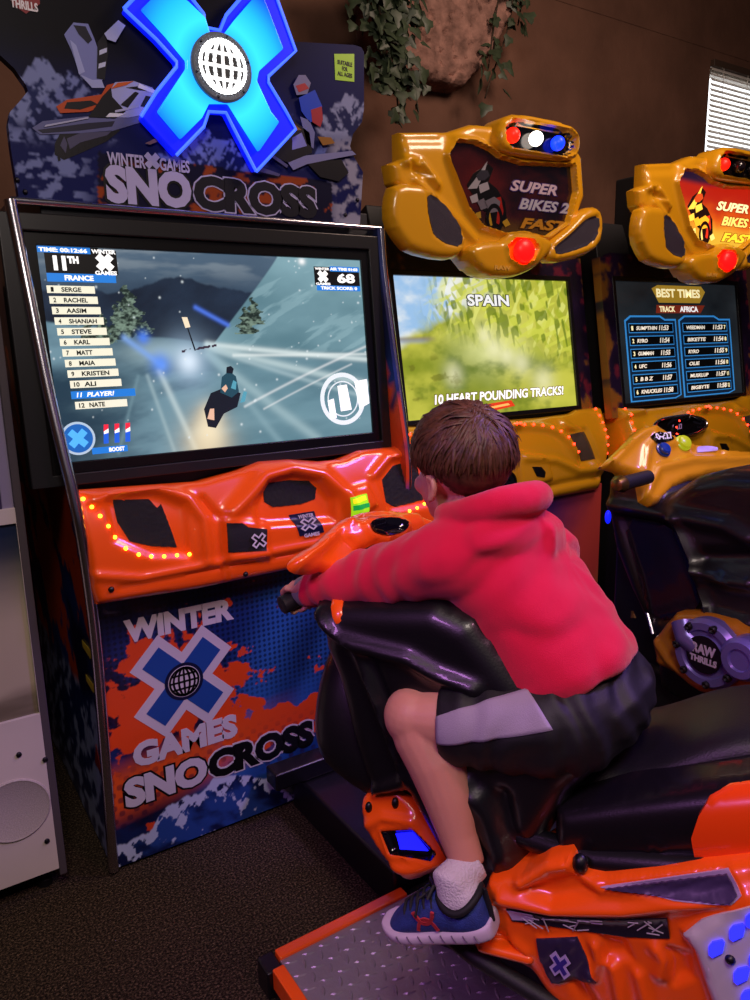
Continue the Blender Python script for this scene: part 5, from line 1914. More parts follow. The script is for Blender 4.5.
dp.build('diamond_plate', mat('diamond_steel', '#a096a2', .4, metal=.55, bump=.15, bscale=90), pl, fix=False, angle=20)
for lo_, hi_ in (((qx0, qy0, qz - .05), (qx0 + .03, qy1 - .05, qz + .004)), ((qx0 + .03, qy1 - .032, qz - .05), (.985, qy1, qz + .004))):
    MB().box(lo_, hi_).build('rim', M_ORANGE, pl, bevel=.004)
MB().box((qx0 - .012, qy1 - .05, .0), (qx0 + .03, qy1 + .012, qz - .006)).build('corner_cap', M_BLACK, pl, bevel=.006)

PSI = math.radians(28)
ES = np.array([math.sin(PSI), -math.cos(PSI), 0])     # towards the tail
EW = np.array([-math.cos(PSI), -math.sin(PSI), 0])    # to the rider's left
SO = np.array([.87, 1.34, 0])
sled = thing('snowmobile_ride', 'orange and black ride-on snowmobile that the boy straddles', 'arcade ride', SO + ES * .35)


def flank(w):
    return Frame(SO + EW * w, ES, (0, 0, 1))


def S(s_, w, z):
    return SO + ES * s_ + EW * w + np.array([0, 0, z])


# base beam to the cabinet, pedestal and frame under the hull
MB().box((.966, 1.432, 0), (1.22, 2.02, .13)).build('base_beam', M_BLACK, sled, bevel=.01)
MB().box((.87, 1.93, .131), (1.25, 2.005, .19)).build('mount_bracket', M_BLACK, sled, bevel=.008)
md = Frame((0, 0, .05), ES, -EW)
mb = MB()
V = [S(a, w, z) for z in (.0815, .42) for a, w in ((.12, .0), (.12, -.2), (1.1, -.2), (1.1, .02))]
mb.add(V, [(0, 1, 2, 3), (4, 7, 6, 5), (0, 4, 5, 1), (1, 5, 6, 2), (2, 6, 7, 3), (3, 7, 4, 0)])
mb.build('pedestal', M_MATTE, sled, bevel=.02)
mb = MB()
mb.tube([S(.2, .24, .40), S(.34, .27, .37), S(.62, .28, .315), S(1.1, .28, .32)], .016, 10)
mb.build('side_rail', M_MATTE, sled)

# black nose and body
body_o = [(309, 604), (335, 603), (380, 604), (430, 604), (470, 622), (515, 680), (560, 740), (600, 775), (570, 800), (540, 850), (512, 884), (470, 884), (440, 870), (402, 800), (364, 806), (352, 782), (340, 745),
          (331, 705), (325, 684), (313, 655), (309, 628)]
Bd = Relief(flank(.23), body_o, .010, .05, .13, feats=[
    ('ridge', s2((160, 75), (230, 140), (320, 165), (400, 185), (470, 225), (560, 260)), .020, .016),
    ('ridge', s2((270, 180), (330, 320), (385, 475)), .014, .012), ('ridge', s2((310, 190), (370, 350), (410, 470)), -.012, .012),
    ('pit', s2((165, 90), (270, 175), (385, 480), (280, 520), (215, 390), (160, 190)), -.022, .03),
    ('ridge', s2((540, 480), (560, 560), (610, 650), (619, 700)), .018, .014),
    ('ridge', s3((0, 380), (50, 480), (100, 600)), .022, .018), ('ridge', s3((60, 380), (75, 470), (130, 560)), -.014, .016)])
bd = Bd.build('body_shell', M_BLACK, sled)
MB().loft([[S(a, w, z) for w, z in ((.20 * k, z0 + .0), (.23 * k, z0 + .10), (.14 * k, z1), (-.14 * k, z1), (-.23 * k, z0 + .10), (-.20 * k, z0))]
           for a, k, z0, z1 in ((-.10, .75, .60, .87), (-.02, .92, .55, .90), (.12, .85, .5, .86), (.25, .7, .5, .82), (.38, .65, .5, .75))]).build('nose_cowl', M_BLACK, sled, sub=2)

# seat with its rising tail
seat_r = []
for a, hwid, zt_, zb_ in ((.16, .10, .76, .66), (.24, .13, .755, .62), (.36, .155, .735, .6), (.48, .16, .735, .6), (.58, .155, .75, .6), (.66, .15, .81, .62), (.74, .14, .86, .64), (.86, .13, .885, .66), (1.05, .12, .895, .7)):
    sec = []
    for k in range(16):
        t = 2 * math.pi * k / 16
        c, s_ = math.cos(t), math.sin(t)
        sec.append(S(a, hwid * math.copysign(abs(c) ** .55, c), (zt_ + zb_) / 2 + (zt_ - zb_) / 2 * math.copysign(abs(s_) ** .55, s_)))
    seat_r.append(sec)
MB().loft(seat_r).build('seat', mat('seat_vinyl', '#100d14', .42, bump=.12, bscale=300), sled, sub=2)

# rounded side pod, its orange end cap and lower ledge
tube_o = s3((228, 365), (420, 332), (640, 302), (800, 285), (960, 270), (960, 530), (800, 545), (640, 560), (340, 588), (258, 545), (230, 465))
TF = flank(.16)
mid = TF.poly(s3((200, 455), (420, 450), (640, 425), (960, 395)))


def tube_bulge(a, b):
    y = np.interp(a, [p[0] for p in mid], [p[1] for p in mid])
    return .075 * np.sqrt(np.clip(1 - ((b - y) / .115) ** 2, 0, 1))


Tb = Relief(TF, tube_o, .009, .03, .12, bulge=tube_bulge, feats=[('loop', s3((480, 452), (492, 432), (515, 432), (528, 452), (515, 474), (492, 474)), .004, .004)])
tb_ = Tb.build('side_pod', mat('black_satin', '#0f0c12', .3, coat=.25, bump=.04, bscale=250), sled)
Tb.patch(s3((603, 415), (622, 360), (648, 325), (700, 305), (800, 292), (958, 280), (958, 475), (800, 492), (700, 505), (640, 508), (612, 470)), 'end_cap', mat('orange_lens', '#f2460e', .3, coat=.8), tb_, .010, .009, thick=.012)
MB().tube([S(.40, .20, .60), S(.55, .225, .615), S(.75, .235, .675), S(1.1, .235, .80)], [.02, .026, .028, .028], 12).build('lower_ledge', M_BLACK, sled)

# orange side panel with running board shelf, inlays, label and white tail panel
sp_o = [(486, 884), (520, 878), (545, 862), (568, 858), (579, 876), (602, 880), (700, 870), (750, 865), (840, 855), (840, 1120), (660, 1120), (575, 1030), (540, 990), (508, 962), (482, 948), (474, 915)]
SPF = flank(.275)
ins = s3((335, 630), (690, 585), (728, 635), (700, 658), (540, 655))
stp = s3((75, 686), (180, 702), (350, 715), (520, 715), (528, 770), (400, 765), (200, 736), (90, 722))
lab = s3((158, 770), (272, 765), (300, 825), (325, 888), (200, 892), (170, 830))
tail = s3((568, 748), (620, 705), (700, 672), (960, 590), (960, 1180), (760, 1180), (690, 1050), (655, 950), (628, 875), (600, 790))
Sp = Relief(SPF, sp_o, .0055, .022, .12, feats=[
    ('pit', ins, -.008, .016), ('loop', ins, .005, .012), ('pit', stp, -.005, .012),
    ('ridge', s3((60, 660), (200, 690), (400, 690), (620, 665), (760, 640)), .016, .014),
    ('ridge', s3((110, 615), (180, 570), (250, 560)), .014, .014), ('pit', s3((115, 640), (250, 600), (320, 650), (200, 670)), -.014, .02),
    ('pit', lab, .006, .01), ('ridge', s3((60, 780), (110, 830), (140, 890)), -.012, .016), ('ridge', s3((100, 790), (125, 810), (120, 840)), .010, .014),
    ('ridge', s3((320, 790), (330, 830), (310, 870)), .012, .010), ('ridge', s3((370, 850), (390, 944), (400, 1010)), .012, .010), ('ridge', s3((440, 870), (460, 944)), .012, .010),
    ('pit', s3((340, 770), (400, 780), (420, 830), (350, 830)), -.012, .02), ('ridge', s3((490, 800), (510, 830), (500, 870)), .012, .012), ('pit', s3((520, 800), (580, 820), (590, 880), (540, 900)), -.012, .02),
    ('ridge', s3((270, 900), (330, 1000)), -.012, .014), ('pit', tail, .018, .02)])
sp2 = Sp.build('side_panel', M_ORANGE, sled)
M_RIB = mat('violet_ribbed', '#43335c', .4)


def ribs(a, b):
    return .0015 * np.sin(b * 900 + a * 250)


Sp.patch(ins, 'inlay_frame', mat('pale_violet', '#b79ac8', .35), sp2, .003, .008)
Sp.patch(s3((350, 629), (685, 592), (716, 634), (695, 650), (545, 648)), 'ribbed_inlay', M_RIB, sp2, .011, .006, pattern=ribs)
st_ = Sp.patch(stp, 'edge_inlay', mat('dark_carbon', '#1d1724', .3, coat=.3), sp2, .006, .008)
Sp.patch(s3((78, 690), (150, 699), (150, 722), (92, 718)), 'painted_sheen', mat('pale_lilac', '#a990b8', .35), st_, .0085, .006)  # pale patch paints a sheen onto the strip's left end
cr = MB()
rnd = random.Random(4)
for i in range(26):
    x = rnd.uniform(110, 505)
    y = 700 + (x - 100) * .045
    p, q = s3((x, y + rnd.uniform(0, 40)), (x + rnd.uniform(8, 46), y + rnd.uniform(0, 46)))
    P3 = [np.array(Sp.at(*p, .0085)), np.array(Sp.at(*q, .0085))]
    MB().tube(P3, .0011, 5).build('inlay_line', mat('silver_print', '#a89aa8', .35), st_)
lb_ = Sp.patch(lab, 'label_plate', mat('violet_label', '#2c2140', .4), sp2, .003, .007, pattern=ribs)
mark_on(Sp, *s3((228, 832))[0], 11, 13, .0085, 'cross_emblem', mat('pale_violet2', '#b7a4d8', .4), lb_, 1.0, .38)
mark_on(Sp, *s3((228, 832))[0], 9, 11, .0095, 'cross_emblem', mat('deep_violet', '#33268a', .4), lb_, .92, .22)
tl = Sp.patch(tail, 'tail_panel', mat('white_plastic', '#cfc3cf', .28, coat=.5), sp2, .004, .010, thick=.01)
G_LB = glow('led_blue', '#2a2cff', 1.6)
for x, y in ((660, 772), (716, 727), (760, 690), (728, 845), (770, 800), (748, 905), (705, 990), (800, 750), (810, 860)):
    Sp.patch(s3((x - 20, y - 8), (x - 10, y - 20), (x + 16, y - 26), (x + 23, y - 18), (x + 18, y + 8), (x - 10, y + 22), (x - 20, y + 14)), 'led_lamp', G_LB, tl, .009, .005)
c = s3((698, 803))[0]
MB().ball(Sp.at(*c, .004), (.008, .008, .008), nu=10, nv=6).build('screw', M_INK, tl)
MB().ball(Sp.at(*s3((274, 578))[0], .006), (.014, .014, .018), nu=12, nv=8).build('bolt', M_INK, sp2)
# right-hand side panel mirrors it
mb = MB()
V = [S(a, -.275 + k, z) for k in (0, .1) for a, z in ((.32, .42), (.5, .36), (1.1, .34), (1.1, .78), (.7, .68), (.42, .58), (.32, .52))]
n7 = 7
mb.add(V, [tuple(range(7)), tuple(range(13, 6, -1))] + [(i, (i + 1) % 7, 7 + (i + 1) % 7, 7 + i) for i in range(7)])
mb.build('side_panel', M_ORANGE, sled, bevel=.02, seg=3)

# running board and toe pod
MB().add([S(a, w, z) for z in (.405, .425) for a, w in ((.36, .30), (.30, .2), (.46, .2), (.46, .285))],
         [(0, 1, 2, 3), (4, 7, 6, 5), (0, 4, 5, 1), (1, 5, 6, 2), (2, 6, 7, 3), (3, 7, 4, 0)]).build('running_board', M_ORANGE, sled, bevel=.01)
pod = s2((280, 527), (300, 505), (365, 490), (400, 520), (440, 570), (490, 640), (496, 668), (470, 694), (405, 724), (380, 718), (330, 660), (300, 612), (283, 562))
lampo = s2((336, 598), (412, 594), (468, 652), (455, 668), (358, 652))
Pf = Frame(SO + EW * .335, ES, (-.25 * EW[0], -.25 * EW[1], 1))
Pd2 = Relief(Pf, pod, .007, .02, .09, smooth=1, feats=[('pit', lampo, -.012, .010), ('loop', lampo, .006, .008),
                                                      ('ridge', s2((300, 585), (340, 565), (410, 575)), .010, .010), ('ridge', s2((340, 690), (400, 690), (480, 680)), .008, .010)])
pd2 = Pd2.build('toe_pod', M_ORANGE, sled)
Pd2.patch(lampo, 'lamp_recess', M_GLOSS, pd2, .002, .006)
Pd2.patch(s2((368, 606), (408, 602), (444, 648), (378, 643)), 'blue_lamp', glow('lamp_blue', '#1414ff', 2.4), pd2, .006, .005)
for q in ((307, 541), (370, 531)):
    MB().ball(Pd2.at(*s2(q)[0], .0), (.008, .008, .012), nu=10, nv=8).build('screw', M_INK, pd2)
mb = MB()
pk = [S(.05, -.30, .62), S(.2, -.31, .55), S(.34, -.30, .47)]
mb.tube(pk, [.05, .06, .045], 14)
mb.build('toe_pod', M_ORANGE, sled)

# handlebar console
CF = Frame(dep(378, 533, 1.66), (.93, .37, 0), (-.37 * .6, .93 * .6, .8))
con = [(292, 561), (300, 551), (316, 543), (330, 530), (346, 516), (372, 507), (400, 508), (420, 513), (445, 522), (475, 545), (480, 585), (440, 596), (366, 602), (362, 610), (349, 624), (340, 617), (337, 598), (346, 578), (330, 566), (312, 571), (297, 568)]
dl = s4((300, 330), (312, 315), (345, 308), (385, 312), (402, 326), (390, 345), (350, 355), (315, 348))
Cn = Relief(CF, con, .008, .018, .022, smooth=1, feats=[('loop', dl, .012, .012), ('pit', dl, -.004, .008), ('dome', s4((262, 300), (440, 280), (470, 330), (400, 370), (290, 375), (250, 345)), .022, .05),
                                                     ('ridge', s4((150, 405), (200, 365), (265, 300)), .014, .014), ('pit', s4((285, 380), (330, 365), (345, 372), (300, 390)), -.012, .012)])
cn = Cn.build('handlebar_console', M_ORANGE, sled)
Cn.patch(dl, 'dial', mat('smoked_glass'), cn, .003, .006, smooth=1)
Cn.patch(s4((285, 381), (330, 366), (344, 373), (300, 389)), 'slot', M_INK, cn, .003, .005)
GR = dep(281, 606, 1.555), dep(305, 594, 1.585), dep(345, 585, 1.63)
MB().tube([GR[0], GR[0] * .96 + GR[1] * .04, GR[1]], [.014, .0195, .0195], 16).build('grip', M_MATTE, sled)
gR = [dep(470, 560, 1.72), dep(515, 552, 1.76), dep(548, 549, 1.79)]
MB().tube([GR[1], GR[2], dep(400, 575, 1.68), gR[0]], .012, 12).build('handlebar', M_STEEL, sled)
MB().tube(gR, .019, 16).build('grip', M_MATTE, sled)
MB().tube([dep(515, 535, 1.80), dep(535, 534, 1.84), dep(549, 546, 1.85), dep(550, 560, 1.82)], [.012, .02, .02, .01], 12).build('hand_guard', mat('violet_gloss', '#231a4a', .12, coat=.8), sled)
MB().tube([S(.05, 0, .8), dep(395, 565, 1.70)], [.06, .05], 16).build('steering_column', M_BLACK, sled)
# ------------------------------------------------------------------ the boy
M_SKIN = mat('skin', '#c98a78', .5, sss=.15, bump=.05, bscale=180)
M_HOOD = mat('red_fleece', '#d4123e', .85, bump=.25, bscale=700, sheen=.25, spec=.2)
M_SHORT = mat('black_jersey', '#08070c', .6, bump=.15, bscale=500)
boy = thing('person', 'boy in red hoodie and black shorts leaning over the snowmobile handlebars', 'person', SO + ES * .5)


def unit(v):
    v = np.array(v, float)
    return v / np.linalg.norm(v)


def inv_s(p):
    q = np.array(p) - SO
    return q @ ES, q @ EW, q[2]


def mirror(p):
    a, w, z = inv_s(p)
    return S(a, -w, z)


HC = dep(461, 467, 1.42)
Hf = unit((-.035, 1.0, -.04))
Hl = unit(np.cross((0, 0, 1), Hf))
Hu = np.cross(Hf, Hl)
HR = np.stack([Hl, Hf, Hu], 1)


def hp(l, f, u):
    return HC + Hl * l + Hf * f + Hu * u


neck0 = dep(481, 520, 1.43)
shL, elL, wrL = dep(456, 556, 1.37), dep(376, 577, 1.49), dep(306, 591, 1.57)
shR, elR, wrR = dep(548, 556, 1.56), dep(537, 592, 1.68), dep(520, 558, 1.75)
hipL, knL, anL = dep(566, 724, 1.34), dep(416, 717, 1.42), dep(469, 866, 1.375)
knR, anR = mirror(knL), mirror(anL)
pel = dep(590, 702, 1.41)
hipR = pel + (pel - hipL) * .8

# one continuous body
B = MB()
B.ball(hp(0, -.008, .022), (.073, .090, .084), HR, 28, 18)           # cranium
B.ball(hp(0, .034, -.035), (.057, .058, .072), HR, 24, 16)           # face
B.ball(hp(0, .045, -.085), (.034, .040, .028), HR, 16, 12)           # chin
B.ball(hp(0, .005, -.07), (.050, .055, .035), HR, 16, 12)            # jaw
B.tube([hp(0, .094, -.012), hp(0, .102, -.035), hp(0, .086, -.048)], [.006, .011, .010], 10)   # nose
B.ball(hp(0, .089, -.066), (.020, .008, .0045), HR)
B.ball(hp(0, .087, -.074), (.017, .008, .005), HR)
for k in (-1, 1):
    B.ball(hp(.036 * k, .068, -.035), (.02, .02, .02), HR)
    ear = [(-.004, .016), (-.012, .010), (-.015, -.002), (-.011, -.016), (-.003, -.026), (.004, -.028)]
    B.tube([hp(.079 * k, .0 + f, -.026 + u) for f, u in [(.006, .006), (.004, .016)] + ear], [.0045, .005, .0055, .006, .0065, .006, .0065, .005], 10)
    B.ball(hp(.074 * k, -.002, -.034), (.006, .013, .022), HR)
B.tube([hp(0, -.02, -.055), hp(0, -.035, -.10), neck0, neck0 + (pel - neck0) * .12], [.047, .044, .05, .06], 16)
chest = dep(508, 572, 1.44)
waist = dep(552, 640, 1.43)
B.tube([neck0, chest, waist, pel], [.055, .09, .085, .085], 20)
for sh, el, wr in ((shL, elL, wrL), (shR, elR, wrR)):
    B.tube([chest + (sh - chest) * .5, sh, (sh + el) / 2, el, (el + wr) / 2, wr], [.06, .048, .040, .034, .031, .023], 14)
for hi, kn, an in ((hipL, knL, anL), (hipR, knR, anR)):
    B.ball(hi, .075)
    B.tube([pel, hi, (hi + kn) / 2, hi + (kn - hi) * .85, kn, kn + (an - kn) * .08 + np.array([0, 0, 0])], [.09, .082, .072, .062, .056, .05], 18)
    bk_ = unit(np.cross(np.cross(an - kn, hi - kn), an - kn))   # towards the calf side
    sh_p = [kn, kn + (an - kn) * .12 + bk_ * .000, kn + (an - kn) * .32 + bk_ * .010, kn + (an - kn) * .55 + bk_ * .007, kn + (an - kn) * .8, an]
    B.tube(sh_p, [.054, .056, .057, .048, .036, .031], 18)
    B.ball(kn + (kn - (hi + an) / 2) * .02, .058)


def hand(wr, g0_, g1_, side):
    """A hand closed around a grip: palm, four fingers of different lengths, thumb from the side of the palm."""
    ax = unit(g1_ - g0_)                      # along the grip, from little-finger end to thumb end
    c0 = g0_ + (g1_ - g0_) * .15
    to = unit(wr - (g0_ + g1_) / 2 - ax * ((wr - (g0_ + g1_) / 2) @ ax))
    upv = unit(np.cross(ax, to))
    if upv[2] < 0:
        upv = -upv
    span = .056
    mid_ = g0_ + (g1_ - g0_) * .5
    k0 = mid_ - ax * span / 2
    B.tube([wr, wr + (mid_ + to * .034 + upv * .02 - wr) * .5, mid_ + to * .028 + upv * .022], [.022, .026, .026], 14)
    for i, (ln, r) in enumerate(((.80, .0072), (.95, .0082), (1.0, .0086), (.93, .0083))):
        p = k0 + ax * (span * (i + .2) / 3.4)
        R0 = .0195 + r
        pts = [p + to * .030 + upv * .020]
        for a in np.linspace(.15, 3.5 * ln, 8):
            pts.append(p + (upv * math.cos(a) - to * math.sin(a)) * R0)
        B.tube(pts, [r * 1.2] + [r * (1.08 - .05 * j) for j in range(8)], 10)
        B.ball(pts[1], r * 1.15)
    t0 = k0 + ax * (span + .004) + to * .03 + upv * .008
    B.tube([mid_ + ax * .015 + to * .034, t0, k0 + ax * (span + .008) + to * .026 - upv * .012, k0 + ax * (span + .003) - upv * .026, k0 + ax * (span - .006) - upv * .026 - to * .014],
           [.013, .011, .0098, .009, .0075], 10)


hand(wrL, GR[0] + (GR[1] - GR[0]) * .35, GR[0] + (GR[1] - GR[0]) * 1.25, 1)
hand(wrR, gR[2], gR[1], -1)
V, N, Fc = baked(B, .0042, 5, .4)
body_ = from_arrays('body', V, Fc, M_SKIN, boy)
for k in (-1, 1):
    e = MB().ball(hp(.030 * k, .069, -.018), .0125, HR, 18, 12).build('eye', mat('eye_white', '#d8d2cc', .2), boy)
    MB().ball(hp(.031 * k, .0805, -.018), (.006, .003, .006), HR, 12, 8).build('iris', mat('brown_iris', '#24130c', .15), e)

# hoodie: torso, sleeves, slouched hood and hem in one cloth
G = MB()
hem = dep(576, 684, 1.415)
lat0, lat1 = unit((.90, .43, .02)), unit((.97, .22, .0))


def torso_ring(c, lat, nrm, rx, ry, n=36, e=.9):
    n_ = unit(nrm)
    lat = unit(lat - n_ * (lat @ n_))
    fr_ = np.cross(n_, lat)
    out = []
    for k in range(n):
        t = 2 * math.pi * k / n
        cc, ss = math.cos(t), math.sin(t)
        out.append(c + lat * rx * math.copysign(abs(cc) ** e, cc) + fr_ * ry * math.copysign(abs(ss) ** e, ss))
    return out


sp_pts = [hem, dep(568, 670, 1.42), dep(547, 634, 1.43), dep(527, 602, 1.435), dep(509, 572, 1.44), dep(495, 545, 1.44), dep(484, 522, 1.43), dep(478, 510, 1.43)]
rxs = [.140, .152, .148, .145, .142, .128, .085, .062]
rys = [.126, .134, .124, .116, .108, .096, .072, .058]
rings = []
for i, c in enumerate(sp_pts):
    n_ = sp_pts[min(i + 1, 7)] - sp_pts[max(i - 1, 0)]
    rings.append(torso_ring(c, lat0 * (1 - i / 7) + lat1 * i / 7, n_, rxs[i], rys[i]))
G.loft(rings)


def sleeve(sh, el, wr, big):
    pts = smooth_line([chest + (sh - chest) * .35 + np.array([0, 0, .01]), sh, (sh + el) / 2 + np.array([0, 0, -.004]), el, (el + wr) / 2, wr + (wr - el) * .02], 2)
    x = np.linspace(0, 1, len(pts))
    rr = np.interp(x, [0, .2, .4, .62, .82, .93, 1.0], [.085, .078, .068, .060, .045, .036, .030])
    G.tube(pts, list(rr), 22)


sleeve(shL, elL, wrL, 1)
sleeve(shR, elR, wrR, 0)
# hood: a thick rim around the neck and a slouched bag behind it
bkd = unit((.12, -1, 0))
ltd = unit((-1, -.12, 0))
hc = dep(482, 513, 1.43)
ring_pts = []
for k in range(25):
    t = 2 * math.pi * k / 24
    ring_pts.append(hc + ltd * .082 * math.cos(t) + bkd * (.088 * math.sin(t) + .016) + np.array([0, 0, .018 + .026 * math.sin(t)]))
G.tube(ring_pts, [.020 + .012 * max(0, math.sin(2 * math.pi * k / 24)) for k in range(25)], 14)
RB = np.stack([ltd, bkd, np.array([0, 0, 1.])], 1)
G.ball(hc + bkd * .070 + np.array([0, 0, -.026]), (.118, .058, .050), RB, 24, 14)
G.ball(hc + bkd * .088 + ltd * -.035 + np.array([0, 0, -.052]), (.090, .048, .048), RB, 24, 14)
G.tube([hc + ltd * -.02 + bkd * .10 + np.array([0, 0, -.04]), hc + ltd * -.09 + bkd * .085 + np.array([0, 0, -.045]), hc + ltd * -.115 + bkd * .075 + np.array([0, 0, -.055])], [.05, .042, .024], 16)
V, N, Fc = baked(G, .0058, 9, .5)
# cloth folds
ax_t = unit(sp_pts[6] - sp_pts[0])
tt = (V - sp_pts[0]) @ ax_t
ltv = (V - sp_pts[0]) @ lat1
nz = np.array([noise.noise(Vector(v * 9.0)) for v in V])
nz2 = np.array([noise.noise(Vector(v * 22.0 + 5)) for v in V])
d = .004 * nz + .002 * nz2


def seg_t(P, a, b):
    ab = b - a
    t = (P - a) @ ab / (ab @ ab)
    tc = np.clip(t, 0, 1)
    return t, np.linalg.norm(P - a - tc[:, None] * ab, axis=1)


arm = np.zeros(len(V), bool)
for sh, el, wr in ((shL, elL, wrL), (shR, elR, wrR)):
    t1, d1 = seg_t(V, sh, el)
    t2, d2 = seg_t(V, el, wr)
    m1, m2 = sstep(.095, .06, d1) * (t1 > .02), sstep(.07, .05, d2) * (t2 > -.1)
    side_ = V[:, 2]
    d += 0.0022 * np.sin(t1 * 21 + 5 * nz + side_ * 30) * m1 * sstep(.1, .6, t1)
    d += 0.0018 * np.sin(t2 * 30 + 5 * nz + side_ * 25) * m2 * (.5 + .9 * sstep(.5, .95, t2))
    # creases fanning from the armpit over the back
    da = np.linalg.norm(V - (sh + (hem - sh) * .22), axis=1)
    fan = np.arctan2((V - sh) @ ax_t, ltv)
    d += .0032 * np.sin(fan * 11 + 3 * nz) * np.exp(-((da - .07) / .07) ** 2) * (tt > .02)
hem_b = np.exp(-((tt - .055) / .05) ** 2)
d += .0042 * hem_b * np.sin(ltv * 46 + 6 * nz + tt * 30)
d += .0024 * np.sin(tt * 70 + ltv * 34 + 6 * nz) * sstep(.05, .12, tt) * sstep(.30, .2, tt)
d += .0022 * np.sin(tt * 90 - ltv * 22 + 6 * nz) * sstep(.27, .32, tt)
V = V + N * d[:, None]
hoodie = from_arrays('hoodie', V, Fc, M_HOOD, boy)
# ribbed cuffs
for wr, el in ((wrL, elL), (wrR, elR)):
    a_ = unit(wr - el)
    MB().tube([wr - a_ * .022, wr - a_ * .016, wr + a_ * .012, wr + a_ * .020, wr + a_ * .018], [.030, .0335, .0325, .028, .024], 20, cap=False).build('cuff', mat('red_rib'), hoodie, sub=1)

# shorts
Sh = MB()
pr = [torso_ring(c, lat0, unit(sp_pts[2] - pel), rx, ry) for c, rx, ry in
      ((pel + (pel - sp_pts[2]) * .55, .08, .07), (pel + (pel - sp_pts[2]) * .35, .125, .105), (pel + (pel - sp_pts[2]) * .1, .136, .120), (pel + (sp_pts[2] - pel) * .25, .118, .102), (pel + (sp_pts[2] - pel) * .6, .10, .085))]
Sh.loft(pr)
for hi, kn in ((hipL, knL), (hipR, knR)):
    pts = [pel + (hi - pel) * .6, hi, hi + (kn - hi) * .4, hi + (kn - hi) * .72, hi + (kn - hi) * .82]
    Sh.tube(smooth_line(pts, 1), list(np.interp(np.linspace(0, 1, 10), [0, .3, .65, 1], [.1, .098, .084, .071])), 26)
V, N, Fc = baked(Sh, .0048, 9, .5)
nz = np.array([noise.noise(Vector(v * 10.0)) for v in V])
t1, d1 = seg_t(V, hipL, knL)
d = .003 * nz + .004 * np.sin(t1 * 26 + V[:, 2] * 40 + 5 * nz) * sstep(-.3, .3, t1) * .7 + .003 * np.sin(t1 * 40 - V[:, 2] * 50 + 4 * nz) * sstep(.3, -.1, t1)
V = V + N * d[:, None]
shorts = from_arrays('shorts', V, Fc, M_SHORT, boy)
# pale stripe along the outside of the near leg, laid on the cloth
from mathutils.bvhtree import BVHTree
bvh = BVHTree.FromPolygons([tuple(v) for v in V], Fc)
axl = unit(knL - hipL)
upl = unit(np.array([0, 0, 1]) - axl * axl[2])
sdl = np.cross(axl, upl)
if sdl @ (CAM - hipL) < 0:
    sdl = -sdl
Ln_ = np.linalg.norm(knL - hipL)
SP, SF = [], []
for i in range(29):
    for j in range(12):
        k_ = i / 28
        a_ = -.14 + .52 * (1 - k_) + (.66 + .1 * (1 - k_)) * j / 11
        t_ = .14 + (.80 - .14) * k_ + (1 - k_) * .16 * (j / 11 - .5)
        dr_ = sdl * math.cos(a_) + upl * math.sin(a_)
        o_ = hipL + axl * (t_ * Ln_) + dr_ * .25
        hit = bvh.ray_cast(Vector(o_), Vector(-dr_))
        SP.append(np.array(hit[0]) + np.array(hit[1]) * .002 if hit[0] is not None else o_ - dr_ * .17)
for i in range(28):
    for j in range(11):
        SF.append((i * 12 + j, i * 12 + j + 1, (i + 1) * 12 + j + 1, (i + 1) * 12 + j))
st2 = MB().add(SP, SF).build('stripe', mat('lilac_cloth', '#9a8da4', .7, bump=.2, bscale=500), shorts)
sm_ = st2.modifiers.new('solid', 'SOLIDIFY')
sm_.thickness = .0015
sm_.offset = 0
# hem line
hq_ = hipL + (knL - hipL) * .80

# socks and shoes
M_SOCK = mat('white_sock', '#cfc4cf', .9, bump=.5, bscale=260)
M_SHOE = mat('blue_knit', '#22347c', .7, bump=.4, bscale=420, var=.25, vscale=60)
M_SOLE = mat('pale_sole', '#c4b2c8', .5)
M_LACE = mat('black_lace', '#0c0c12', .7)
M_RED = mat('coral_print', '#c23a44', .5)


